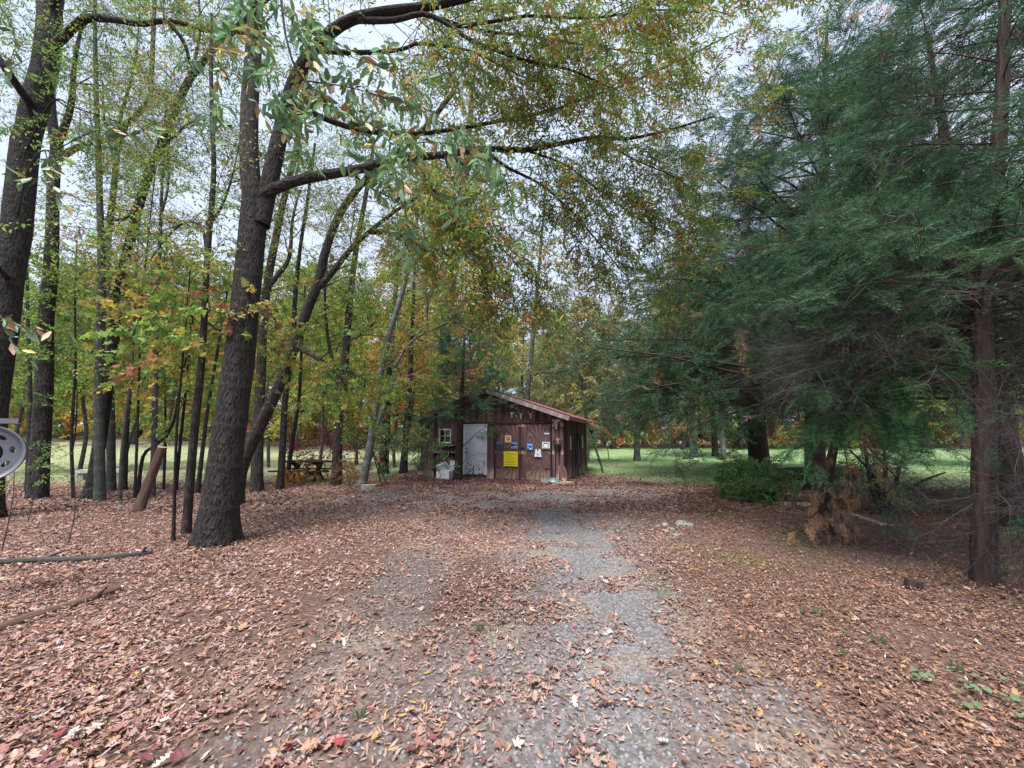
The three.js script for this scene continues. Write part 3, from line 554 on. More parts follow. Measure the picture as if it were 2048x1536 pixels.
{
  const r = rng(5);
  const top = (x) => EAVE + (APEX - EAVE) * (1 - Math.abs(x - SW / 2) / (SW / 2));
  // a vertical board whose top follows the slope; plane: front (z out) or side (x out)
  const board = (parent, x0, x1, y0, yt, proud, side) => {
    const b = new MB(), th = 0.022, g = rr(0, 1, r), h = (x) => yt(x);
    const P = (x, y, z) => side ? [SW + z, y, -x] : [x, y, z];
    const N = (nx, ny, nz) => side ? [nz, ny, -nx] : [nx, ny, nz];
    const quad = (n, a) => { const k = a.map(([x, y, z]) => b.v(...P(x, y, z), ...N(...n), g + (n[0] ? z : x) * 1.0, y / 4)); b.f(k[0], k[1], k[2]); b.f(k[0], k[2], k[3]); };
    const z0 = proud, z1 = proud + th, lean = rr(-0.003, 0.003, r), q0 = y0 - rr(0, 0.03, r);
    quad([0, 0, 1], [[x0, q0, z1 + lean], [x1, q0, z1 - lean], [x1, h(x1), z1], [x0, h(x0), z1]]);
    quad([1, 0, 0], [[x1, q0, z1 - lean], [x1, q0, z0], [x1, h(x1), z0], [x1, h(x1), z1]]);
    quad([-1, 0, 0], [[x0, q0, z0], [x0, q0, z1 + lean], [x0, h(x0), z1], [x0, h(x0), z0]]);
    quad([0, -1, 0], [[x0, q0, z0], [x1, q0, z0], [x1, q0, z1], [x0, q0, z1]]);
    quad([0, 1, 0], [[x0, h(x0), z1], [x1, h(x1), z1], [x1, h(x1), z0], [x0, h(x0), z0]]);
    part('board', b.geo(), boardMats[Math.floor(r() * boardMats.length)], parent);
  };
  const openings = [[0.70, 1.22, 1.38, 1.93], [1.80, 2.80, -1, 2.12], [3.10, 4.33, -1, 2.13], [4.33, 5.40, -1, 2.13]];
  // gable wall behind its boards
  const shape = new THREE.Shape([[0, 0.02], [SW, 0.02], [SW, EAVE], [SW / 2, APEX], [0, EAVE]].map(([x, y]) => new THREE.Vector2(x, y)));
  shape.holes.push(new THREE.Path([[0.72, 1.40], [1.20, 1.40], [1.20, 1.91], [0.72, 1.91]].map(([x, y]) => new THREE.Vector2(x, y))));
  const fw = part('front_wall', new THREE.ExtrudeGeometry(shape, { depth: 0.05, bevelEnabled: false }).translate(0, 0, -0.05), M.black, shed);
  let x = 0.005;
  while (x < SW - 0.05) {
    const w = Math.min(rr(0.11, 0.20, r), SW - x - 0.004), x1 = x + w - rr(0.008, 0.022, r);
    const cuts = [...new Set([x, x1, ...openings.flatMap(([a, b]) => [a, b]).filter((v) => v > x + 0.004 && v < x1 - 0.004)])].sort((a, b) => a - b);
    for (let k = 0; k + 1 < cuts.length; k++) {
      const a = cuts[k], e = cuts[k + 1], m = (a + e) / 2, op = openings.find(([o0, o1]) => m > o0 && m < o1), pr = 0.002 + rr(0, 0.008, r);
      if (e - a < 0.02) continue;
      if (!op) board(fw, a, e, 0.03, top, pr); else { board(fw, a, e, op[3] + 0.005, top, pr); if (op[2] > 0) board(fw, a, e, 0.03, () => op[2], pr); }
    }
    x += w;
  }
  const sw = part('side_wall', boxGeo(SW - 0.05, 0.02, -SD, SW - 0.001, EAVE, -0.052), M.black, shed);
  for (let s = 0.03; s < SD - 0.02;) { const w = Math.min(rr(0.12, 0.2, r), SD - s); board(sw, s, s + w - rr(0.008, 0.024, r), 0.03, () => EAVE - 0.02, 0.002 + rr(0, 0.01, r), true); s += w; }
  part('back_wall', boxGeo(0, 0.02, -SD - 0.04, SW, EAVE, -SD - 0.003), M.darkWood, shed);
  part('side_wall', boxGeo(0.001, 0.02, -SD, 0.05, EAVE, -0.052), M.darkWood, shed);
  part('corner_trim', boxGeo(SW + 0.03, 0.03, -0.10, SW + 0.055, EAVE - 0.1, 0.012), boardMats[2], shed);
  part('corner_trim', boxGeo(SW - 0.05, 0.03, 0.034, SW + 0.054, EAVE - 0.02, 0.054), boardMats[6], shed);
  part('corner_trim', boxGeo(SW + 0.03, 0.05, -SD - 0.06, SW + 0.06, EAVE - 0.04, -SD + 0.06), M.rawWood, shed, 'pale back corner board');
  // roof
  const sl = Math.atan2(APEX - EAVE, SW / 2), L = (SW / 2 + 0.36) / Math.cos(sl), front = 0.34, back = -SD - 0.5;
  M.roofRed = std({ map: dataTex(512, 512, (u, v) => { const n = fbm(u * 30, v * 30, 4, 3, 30, 30), s = smooth(0.56, 0.64, fbm(u * 22, v * 22, 3, 8, 22, 22)), k = 0.55 + 0.4 * n; return [mix(k * 1.0, 0.30, 0.75 * s), mix(k * 0.55, 0.16, 0.75 * s), mix(k * 0.60, 0.15, 0.75 * s)]; }, true), roughness: 0.6, color: lin(0.5, 0.46, 0.5) });
  for (const s of [1, -1]) {
    const holder = new THREE.Group(); holder.name = 'roof'; holder.position.set(SW / 2, APEX + 0.03, 0); holder.rotation.z = -s * sl; shed.add(holder);
    part('roof_deck', boxGeo(s > 0 ? 0.004 : -L, 0, back + 0.02, s > 0 ? L : -0.004, 0.025, front - 0.02), M.darkWood, holder);
    const n = 6, len = front - back;                                 // ribbed metal sheets side by side, each lapping the next
    for (let k = 0; k < n; k++) {
      const b = new MB(), z0 = front + 0.02 - (len + 0.04) * k / n, z1 = front + 0.02 - (len + 0.04) * (k + 1) / n, m = 24;
      for (let i = 0; i <= m; i++) { const z = mix(z0, z1, i / m), rib = i % 4 === 0 ? 0.022 : 0; for (const q of [0.0, 1]) b.v(s * mix(0.0, L + 0.04, q), 0.031 + rib + 0.003 * (k % 2), z, 0, 1, 0, q * 3, z); }
      for (let i = 0; i < m; i++) { const a = i * 2; b.f(a, a + 1, a + 2); b.f(a + 1, a + 3, a + 2); }
      part('roof_sheet', b.geo(false), M.roofRed, holder);
    }
    part('fascia', boxGeo(s > 0 ? 0.01 : -L - 0.01, -0.135, front - 0.019, s > 0 ? L + 0.01 : -0.01, 0.022, front + 0.006), s > 0 ? M.fascia : M.darkWood, holder, s > 0 ? 'weathered grey board' : undefined);
    part('fascia', s > 0 ? boxGeo(L + 0.001, -0.11, back + 0.02, L + 0.026, 0.02, front - 0.02) : boxGeo(-L - 0.026, -0.11, back + 0.02, -L - 0.001, 0.02, front - 0.02), M.rawWood, holder, 'pale raw eave board');
    for (let k = 0; k < 7; k++) part('rafter', boxGeo(s > 0 ? 0.05 : -L + 0.01, -0.09, back + 0.2 + k * 0.85, s > 0 ? L - 0.01 : -0.05, -0.002, back + 0.24 + k * 0.85), M.darkWood, holder);
  }
  // window with four panes
  const win = part('window', new MB().box(0.685, 1.365, 0.036, 0.735, 1.945, 0.062).box(1.185, 1.365, 0.036, 1.235, 1.945, 0.062).box(0.737, 1.895, 0.036, 1.183, 1.945, 0.062).box(0.737, 1.365, 0.036, 1.183, 1.43, 0.066).geo(), M.whitePaint, shed, 'white framed four pane window');
  part('muntin', new MB().box(0.95, 1.432, 0.03, 0.972, 1.893, 0.054).box(0.737, 1.652, 0.028, 1.183, 1.674, 0.052).geo(), M.whitePaint, win);
  for (const [a, b] of [[0.737, 0.949], [0.973, 1.183]]) for (const [c, d] of [[1.432, 1.651], [1.675, 1.893]]) part('pane', boxGeo(a, c, 0.036, b, d, 0.039), M.glass, win);
  part('interior', boxGeo(0.3, 1.1, -0.8, 1.6, 2.2, -0.75), M.black, shed);  // black sheet standing in for the darkness behind the panes
  // white entry door
  const stain = dataTex(256, 512, (u, v) => { const s = smooth(0.52, 0.7, fbm(u * 14, v * 20, 4, 9)) * smooth(0.22, 0.1, Math.abs(v - 0.09)), n = fbm(u * 10, v * 16, 4, 2), k = 0.86 + 0.1 * n; return [k * mix(0.93, 0.45, s), k * mix(0.95, 0.46, s), k * mix(1.0, 0.44, s)]; }, true);
  const dm = std({ map: stain, roughness: 0.5, color: lin(0.85, 0.86, 0.88) });
  const dg = boxGeo(1.86, 0.19, 0.012, 2.75, 2.075, 0.042); { const p = dg.attributes.position, t = dg.attributes.uv; for (let i = 0; i < p.count; i++) t.setXY(i, (p.getX(i) - 1.86) / 0.89, (p.getY(i) - 0.19) / 1.885); }
  const door = part('entry_door', dg, dm, shed, 'scuffed white door');
  part('door_frame', new MB().box(1.80, 0.17, 0.012, 1.858, 2.12, 0.06).box(2.752, 0.17, 0.012, 2.81, 2.12, 0.06).box(1.86, 2.077, 0.012, 2.75, 2.12, 0.06).geo(), M.whitePaint, door);
  part('threshold', boxGeo(1.82, 0.03, 0.012, 2.79, 0.165, 0.05), boardMats[3], door);
  part('handle', new THREE.SphereGeometry(0.035, 12, 8).translate(1.94, 1.03, 0.085), M.iron, door);
  part('deadbolt', new THREE.CylinderGeometry(0.026, 0.026, 0.03, 12).rotateX(Math.PI / 2).translate(1.94, 1.18, 0.055), M.iron, door);
  part('hinge', boxGeo(2.735, 1.28, 0.043, 2.75, 1.37, 0.05), M.iron, door);
  // plywood double doors
  for (const [a, b, nm] of [[3.14, 4.20, 0], [4.38, 5.34, 1]]) {
    const g = boxGeo(a, 0.06, 0.012, b, 2.12 - 0.02 * nm, 0.034), p = g.attributes.position, t = g.attributes.uv;
    for (let i = 0; i < p.count; i++) t.setXY(i, (p.getX(i) - a + nm * 0.33) / 1.1, (p.getY(i) - 0.06) / 2.2);
    const d = part('barn_door', g, M.ply, shed, nm ? 'plywood door leaf with worn flaking finish' : 'plywood door leaf with arched grain');
    part('edge_board', boxGeo(nm ? 4.375 : 4.10, 0.08, 0.036, nm ? 4.385 : 4.19, 2.1, 0.056), boardMats[nm ? 2 : 3], d);
    part('edge_board', boxGeo(nm ? 5.30 : 3.15, 0.08, 0.036, nm ? 5.335 : 3.19, 2.09, 0.052), boardMats[1], d);
    for (const y of [0.45, 1.72]) { const x0 = nm ? 5.10 : 3.12; part('hinge', boxGeo(x0, y, 0.0345, x0 + 0.22, y + 0.045, 0.044), nm && y > 1 ? M.whitePaint : M.iron, d); }
  }
  part('door_post', boxGeo(4.215, 0.06, 0.01, 4.372, 2.12, 0.05), boardMats[0], shed);
  part('door_latch', boxGeo(4.18, 1.20, 0.058, 4.34, 1.235, 0.075), M.iron, shed);
  part('lintel', boxGeo(1.78, 2.135, 0.034, 5.52, 2.20, 0.075), boardMats[3], shed);
  part('post', boxGeo(5.405, 0.06, 0.034, 5.50, 2.132, 0.07), boardMats[0], shed);
  part('sill_beam', boxGeo(0.0, -0.05, -0.05, SW, 0.018, 0.0), M.darkWood, shed);
  for (const [a, b] of [[0.2, 0.25], [2.9, 0.3], [5.3, 0.3]]) part('pier', boxGeo(a, -0.1, -0.35, a + b, 0.015, -0.055), M.concrete, shed);
}
// things hung on or set by the shed
const TAU = Math.PI * 2;
function onShed(name, label, category, u, y, out, group) { return thing(name, label, category, shedPoint(u, y, out), TURN, group); }
function canvasTex(w, h, draw) { const c = document.createElement('canvas'); c.width = w; c.height = h; draw(c.getContext('2d'), w, h); const t = new THREE.CanvasTexture(c); t.colorSpace = THREE.SRGBColorSpace; return t; }
function plate(o, w, h, tex, mat2, name = 'face') {                  // a thin printed sheet, base at its lower middle
  part('backing', boxGeo(-w / 2, 0, 0, w / 2, h, 0.006), mat2, o);
  const g = boxGeo(-w / 2 + 0.004, 0.004, 0.0065, w / 2 - 0.004, h - 0.004, 0.009), p = g.attributes.position, t = g.attributes.uv;
  for (let i = 0; i < p.count; i++) t.setXY(i, p.getX(i) / w + 0.5, p.getY(i) / h);
  part(name, g, std({ map: tex, roughness: 0.6 }), o);
}
{
  const scrawl = (c, r, y, x0, x1, size) => { c.fillStyle = 'rgba(48,40,6,0.88)'; let x = x0; while (x < x1) { const w = size * (1.2 + 2.6 * r()); for (let q = x; q < Math.min(x + w, x1); q += size * 0.36) { const hgt = size * (0.5 + 0.5 * r()); c.fillRect(q, y - hgt, size * 0.2, hgt); if (r() < 0.6) c.fillRect(q, y - hgt * r(), size * 0.34, size * 0.14); } x += w + size * 0.5; } };
  const yellow = canvasTex(512, 512, (c, w, h) => {                  // the photograph does not let the words be read
    const r = rng(12); c.fillStyle = '#ded03c'; c.fillRect(0, 0, w, h); c.fillStyle = '#d8c61c'; c.fillRect(24, 24, w - 48, h - 48);
    scrawl(c, r, 100, 60, 452, 26); scrawl(c, r, 180, 200, 310, 26); scrawl(c, r, 262, 150, 360, 26); scrawl(c, r, 338, 105, 415, 26); scrawl(c, r, 390, 70, 445, 30); scrawl(c, r, 458, 40, 470, 28); scrawl(c, r, 492, 230, 285, 20);
    c.strokeStyle = 'rgba(120,105,10,0.6)'; c.lineWidth = 3; for (const y of [126, 206, 286]) { c.beginPath(); c.moveTo(50, y); c.lineTo(460, y + 3); c.stroke(); }
  });
  const s = onShed('yellow_sign', 'bright yellow notice with dark lettering on the plywood door', 'sign', 3.795, 0.53, 0.06); plate(s, 0.56, 0.55, yellow, std({ color: lin(0.5, 0.42, 0.05) }));
  const parch = canvasTex(128, 128, (c) => { const r = rng(3); c.fillStyle = '#e0b983'; c.fillRect(0, 0, 128, 128); c.strokeStyle = '#5d3b22'; c.lineWidth = 5; for (let k = 0; k < 16; k++) { c.beginPath(); c.moveTo(20 + r() * 90, 22 + r() * 86); c.lineTo(20 + r() * 90, 22 + r() * 86); c.stroke(); } c.lineWidth = 9; c.strokeStyle = '#efd8ac'; c.strokeRect(4, 4, 120, 120); });
  plate(onShed('parchment_sign', 'small tan framed notice above the yellow sign', 'sign', 3.68, 1.42, 0.036), 0.25, 0.26, parch, M.rawWood);
  const peak = (seed, sky, land) => canvasTex(128, 128, (c) => { const r = rng(seed); c.fillStyle = sky; c.fillRect(0, 0, 128, 128); for (let k = 0; k < 4; k++) { c.fillStyle = land[k]; c.beginPath(); c.moveTo(0, 128); let y = 38 + k * 20; for (let x = 0; x <= 128; x += 12) { y += (r() - 0.5) * 22; c.lineTo(x, y); } c.lineTo(128, 128); c.fill(); } });
  plate(onShed('mountain_picture', 'dark landscape picture with blue sky beside the cedar twigs', 'picture', 3.345, 1.16, 0.058), 0.27, 0.28, peak(5, '#3f6fa6', ['#2a3f52', '#2d3b38', '#3a4038', '#4a4238']), M.darkWood);
  plate(onShed('mountain_picture', 'landscape picture with blue sky and snowy foot beside the door latch', 'picture', 3.935, 1.16, 0.05), 0.25, 0.27, peak(9, '#4d8ed0', ['#11181f', '#1b2229', '#b9c3c9', '#5d6d67']), M.darkWood);
  const blue = canvasTex(128, 160, (c) => { c.fillStyle = '#2c62b4'; c.fillRect(0, 0, 128, 160); c.fillStyle = '#e8eef6'; c.fillRect(12, 38, 40, 16); c.fillRect(58, 38, 36, 16); c.fillRect(60, 112, 24, 34); c.fillStyle = '#88a8d4'; c.fillRect(14, 80, 28, 40); c.fillStyle = '#c9d3dd'; c.fillRect(104, 30, 8, 120); c.fillStyle = '#45602e'; c.fillRect(0, 140, 56, 20); });
  plate(onShed('blue_poster', 'blue poster with white bars on the worn plywood door', 'poster', 4.555, 1.13, 0.058), 0.25, 0.29, blue, M.darkWood);
  const pale = canvasTex(160, 140, (c) => { c.fillStyle = '#dfe9e6'; c.fillRect(0, 0, 160, 140); c.fillStyle = '#2f6f87'; c.fillRect(26, 18, 108, 84); c.fillStyle = '#f1f3f4'; c.fillRect(42, 40, 76, 56); c.fillStyle = '#1d2f3c'; for (let k = 0; k < 6; k++) c.fillRect(40 + k * 13, 18, 8, 14); c.fillStyle = '#5a6a3c'; c.fillRect(0, 116, 160, 24); });
  plate(onShed('pale_poster', 'white and teal poster near the iron wall fitting', 'poster', 5.17, 1.17, 0.058), 0.29, 0.27, pale, M.darkWood);
  // small paper bag, hung by two ears
  const bag = onShed('white_bag', 'white carrier bag hanging between the two posters', 'bag', 4.86, 0.90, 0.05), bs = new THREE.Shape([[-0.13, 0], [0.13, 0], [0.10, 0.17], [0.085, 0.27], [0.05, 0.27], [0.035, 0.2], [-0.035, 0.2], [-0.05, 0.27], [-0.085, 0.27], [-0.10, 0.17]].map(([x, y]) => new THREE.Vector2(x, y)));
  part('bag_body', new THREE.ExtrudeGeometry(bs, { depth: 0.02, bevelEnabled: true, bevelSize: 0.008, bevelThickness: 0.008, bevelSegments: 2 }), std({ color: lin(0.7, 0.74, 0.78), roughness: 0.5, bumpMap: smoothH, bumpScale: 0.03 }), bag);
  part('logo', boxGeo(-0.03, 0.08, 0.029, 0.02, 0.14, 0.031), std({ color: lin(0.35, 0.5, 0.38) }), bag);
  // animal skulls
  const skull = (u, y, horn, label, sc = 1) => {
    const o = onShed('animal_skull', label, 'skull', u, y, 0.06, 'skulls nailed on the shed'), pts = [[0.002, -0.13], [0.022, -0.125], [0.028, -0.08], [0.034, -0.03], [0.062, 0.01], [0.066, 0.05], [0.05, 0.085], [0.002, 0.095]].map(([x, q]) => new THREE.Vector2(x, q));
    o.scale.setScalar(sc); part('cranium', new THREE.LatheGeometry(pts, 14).scale(1, 1, 0.62), M.bone, o);
    for (const s of [-1, 1]) part('socket_shade_ball', new THREE.SphereGeometry(0.017, 10, 8).translate(s * 0.034, 0.02, 0.034), M.black, o);  // black balls paint the shade of hollow sockets on solid bone
    if (horn) for (const s of [-1, 1]) part('horn', new MB().tube(curve([V(s * 0.04, 0.07, 0), V(s * 0.08, 0.11, 0.02), V(s * 0.09, 0.17, 0.03), V(s * 0.07, 0.21, 0.05)], 8), [0.013, 0.012, 0.011, 0.01, 0.009, 0.008, 0.006, 0.004, 0.002], 6).geo(), M.bone, o);
    if (horn > 1) part('mount', boxGeo(-0.12, 0.10, -0.03, 0.12, 0.15, 0.0), M.bone, o);
  };
  skull(3.84, 2.46, 0, 'bare skull half hidden by the cedar branch'); skull(4.21, 2.42, 1, 'horned skull next to the cedar branch'); skull(4.59, 2.42, 1, 'horned skull under the roof edge over the worn door'); skull(5.56, 2.06, 2, 'pale skull on a bar mount above the iron wall fitting', 1.25);
  const lb = onShed('wall_lamp_box', 'small grey box fixed under the roof edge', 'box', 5.44, 2.40, 0.04); part('housing', boxGeo(-0.045, 0, 0, 0.045, 0.13, 0.07), std({ color: lin(0.36, 0.40, 0.5) }), lb); part('cover', boxGeo(-0.035, 0.015, 0.071, 0.035, 0.075, 0.078), M.iron, lb);
  // iron fitting with rusty plate
  const fx = onShed('iron_wall_fitting', 'dark iron bracket with small rusty plate beside the plywood door', 'bracket', 5.62, 1.28, 0.055);
  part('plate', boxGeo(-0.07, 0.09, 0.03, 0.06, 0.29, 0.045), std({ color: lin(0.33, 0.22, 0.17) }), fx); part('shelf', boxGeo(-0.14, 0.04, 0, 0.13, 0.06, 0.14), M.iron, fx); part('coil', new THREE.TorusGeometry(0.07, 0.014, 8, 20).translate(-0.09, 0.16, 0.05), M.iron, fx); part('coil', new THREE.TorusGeometry(0.06, 0.012, 8, 20).translate(0.1, 0.18, 0.05), M.iron, fx); part('hook', new MB().tube(curve([V(0.02, 0.04, 0.06), V(0.03, -0.05, 0.08), V(0.07, -0.09, 0.07), V(0.1, -0.05, 0.06)], 10), Array(11).fill(0.008), 6).geo(), M.iron, fx);
  // rack under the window
  const rk = onShed('peg_rack', 'two tier dark rack of small white knobs below the shed window', 'rack', 0.95, 0.86, 0.036);
  const fr = rng(4);
  for (const y of [0.10, 0.37]) {
    part('shelf', boxGeo(-0.5, y, 0, 0.5, y + 0.03, 0.09), M.black, rk);
    for (let k = 0; k < 9; k++) { const x = -0.46 + k * 0.115 + rr(-0.02, 0.02, fr); if ((k * 7 + (y > 0.2 ? 1 : 0)) % 9 === 3) continue; part('knob', new THREE.SphereGeometry(0.026, 10, 8).translate(x, y + 0.052, 0.055), M.whitePaint, rk); }
    for (let k = 0; k < 22; k++) { const x = -0.45 + k * 0.043, h = rr(0.06, 0.15, fr); part('fringe', new MB().tube([V(x, y - 0.002, 0.05), V(x + rr(-0.02, 0.02, fr), y - h * 0.6, 0.06), V(x + rr(-0.04, 0.04, fr), y - h, 0.07)], [0.022, 0.02, 0.006], 5).geo(), M.black, rk); }
  }
  // two foam boxes
  const f1 = onShed('foam_box', 'square white foam box standing in leaves by the shed wall', 'box', 1.20, 0.0, 0.42); 
  part('box_body', boxGeo(-0.28, 0, -0.17, 0.28, 0.33, 0.17), M.foam, f1); part('rim', new MB().box(-0.275, 0.3305, -0.165, 0.275, 0.345, -0.14).box(-0.275, 0.3305, 0.14, 0.275, 0.345, 0.165).geo(), M.foam, f1);
  const f2 = onShed('foam_cover', 'white foam lid tilted on top of the square foam box', 'lid', 1.20, 0.36, 0.40); f2.rotation.set(0.62, TURN, 0.42, 'YXZ'); part('lid_panel', boxGeo(-0.26, 0.0, -0.04, 0.26, 0.30, 0.03), M.foam, f2); part('lid_lip', boxGeo(-0.22, 0.03, 0.031, 0.22, 0.27, 0.055), M.foam, f2);
  const f3 = onShed('foam_sheet', 'small white foam sheet leaning behind the tilted lid', 'sheet', 1.40, 0.36, 0.24); f3.rotation.set(-0.12, TURN, -0.08, 'YXZ'); part('sheet_panel', boxGeo(-0.11, 0, -0.02, 0.11, 0.33, 0.02), M.foam, f3); part('sheet_edge', boxGeo(-0.11, 0.331, -0.021, 0.11, 0.345, 0.021), M.foam, f3);
  // old hand pump
  const pu = onShed('hand_pump', 'old dark iron hand pump standing by the shed wall', 'pump', 0.64, 0.0, 0.22), pr = [[0.10, 0], [0.10, 0.02], [0.045, 0.05], [0.04, 0.25], [0.07, 0.27], [0.075, 0.46], [0.055, 0.5], [0.03, 0.56], [0.001, 0.58]].map(([x, y]) => new THREE.Vector2(x, y));
  part('pump_body', new THREE.LatheGeometry(pr, 14), M.iron, pu); part('spout', new MB().tube(curve([V(0, 0.4, 0.05), V(0, 0.41, 0.14), V(0, 0.37, 0.19), V(0, 0.31, 0.2)], 8), Array(9).fill(0.025), 8).geo(), M.iron, pu); part('lever', new MB().tube(curve([V(0.02, 0.58, 0), V(-0.06, 0.66, -0.02), V(-0.13, 0.5, 0), V(-0.15, 0.3, 0.02)], 10), Array(11).fill(0.013), 6).geo(), M.iron, pu); part('ring', new THREE.TorusGeometry(0.06, 0.012, 8, 18).translate(0.03, 0.64, 0), M.iron, pu);
  // side wall things
  const ho = thing('garden_hose', 'dark garden hose coiled in a long loop on the shed side', 'hose', shedPoint(SW + 0.06, 1.72, -2.45), TURN), hr = rng(9);
  for (let k = 0; k < 5; k++) { const pts = [], a = 0.22 + 0.02 * k, h = 0.55 + 0.05 * k; for (let q = 0; q <= 28; q++) { const t = q / 28 * TAU; pts.push(V(0.03 + 0.018 * k + 0.01 * Math.sin(t * 3 + k), -h + h * Math.cos(t) + 0.03 * k, a * Math.sin(t) * (1 - 0.25 * Math.cos(t)) + rr(-0.012, 0.012, hr))); } part('loop', new MB().tube(pts, Array(29).fill(0.0135), 6).geo(), k === 1 ? std({ color: lin(0.30, 0.34, 0.40), roughness: 0.4 }) : std({ color: lin(0.03, 0.035, 0.045), roughness: 0.4 }), ho); }
  part('peg', new THREE.CylinderGeometry(0.018, 0.018, 0.16, 10).rotateZ(Math.PI / 2).translate(0.06, -0.02, 0), M.iron, ho);
  part('hose_end', new MB().tube(curve([V(0.08, -1.0, 0.15), V(0.08, -1.2, 0.12), V(0.07, -1.32, 0.15)], 6), Array(7).fill(0.0135), 6).geo(), std({ color: lin(0.26, 0.33, 0.42), roughness: 0.4 }), ho);
  for (const [z, h, l] of [[-1.37, 0.55, 'white strip thermometer beside the hose, toward the shed front'], [-4.05, 0.58, 'white strip thermometer beside the hose, toward the shed back']]) { const o = thing('wall_strip', l, 'gauge', shedPoint(SW + 0.036, 1.12, z), TURN); part('strip', boxGeo(0, 0, -0.07, 0.015, h, 0.07), M.whitePaint, o); part('cap', boxGeo(0.0155, h - 0.06, -0.055, 0.022, h - 0.01, 0.055), std({ color: lin(0.4, 0.42, 0.45) }), o); }
  // leaning saw blade on a slab, basin, block
  const sl = onShed('stone_slab', 'flat pale stone slab on the ground at the shed corner', 'slab', 5.62, 0.0, 0.30), sg = new THREE.CylinderGeometry(0.42, 0.46, 0.07, 9, 1).scale(1.35, 1, 0.7).translate(0, 0.035, 0); { const p = sg.attributes.position; for (let i = 0; i < p.count; i++) p.setX(i, p.getX(i) * (1 + 0.12 * vnoise(p.getZ(i) * 9, 3, 2))); } part('slab_top', sg, std({ map: smoothC, color: lin(0.72, 0.62, 0.48), bumpMap: smoothH, bumpScale: 0.01 }), sl);
  const ov = onShed('oval_board', 'tan oval wooden board leaning against the shed corner', 'board', 5.86, 0.075, 0.20); ov.rotation.set(-0.12, TURN + 0.9, 0.16, 'YXZ'); const os = new THREE.Shape(); os.absellipse(0, 0.29, 0.16, 0.29, 0, TAU); part('disc', new THREE.ExtrudeGeometry(os, { depth: 0.025, bevelEnabled: true, bevelSize: 0.006, bevelThickness: 0.006, bevelSegments: 2, curveSegments: 28 }), std({ map: bt[1], color: lin(1.25, 1.15, 1.0) }), ov); part('knot', new THREE.CylinderGeometry(0.02, 0.02, 0.006, 12).rotateX(Math.PI / 2).translate(0.03, 0.38, 0.034), M.darkWood, ov);
  const ba = onShed('metal_basin', 'blue grey upturned metal basin beside the concrete block', 'basin', 5.50, 0.075, 0.36); part('bowl', new THREE.LatheGeometry([[0.24, 0], [0.245, 0.012], [0.22, 0.02], [0.17, 0.075], [0.1, 0.098], [0.001, 0.102]].map(([x, y]) => new THREE.Vector2(x, y)), 28), std({ color: lin(0.34, 0.40, 0.48), roughness: 0.35, metalness: 0.55 }), ba); part('foot_ring', new THREE.TorusGeometry(0.1, 0.008, 8, 24).rotateX(Math.PI / 2).translate(0, 0.101, 0), std({ color: lin(0.34, 0.40, 0.48), roughness: 0.4, metalness: 0.5 }), ba);
  const cb = onShed('concrete_block', 'grey concrete block before the worn plywood door', 'block', 5.22, 0.0, 0.34); part('block_body', boxGeo(-0.15, 0, -0.1, 0.15, 0.19, 0.1), M.concrete, cb); for (const s of [-1, 1]) part('core_shade_plate', boxGeo(s * 0.07 - 0.045, 0.1905, -0.06, s * 0.07 + 0.045, 0.194, 0.06), M.black, cb);  // block is solid; flat black plates stand for the shade inside its cores
  // knotty pole behind the corner
  const po = thing('knotty_pole', 'knotty grey pole with dark lump leaning at the back of the shed', 'pole', V(3.98, 0, -18.0)); { const b = new MB(), pts = curve([V(0.12, 0, 0.05), V(0.02, 0.5, 0.02), V(-0.14, 1.0, 0), V(-0.24, 1.5, -0.02), V(-0.36, 1.95, -0.04)], 20); b.tube(pts, (t, a) => 0.05 * (1 + 0.3 * (vnoise(t * 9, a, 3) - 0.5)), 9, { cap: 1 }); part('shaft', b.geo(), M.grey, po); part('lump', new THREE.IcosahedronGeometry(0.11, 2).translate(-0.34, 1.93, -0.02), M.iron, po); part('burl', new THREE.IcosahedronGeometry(0.075, 2).translate(-0.06, 0.62, 0.06), M.twig, po); }
}

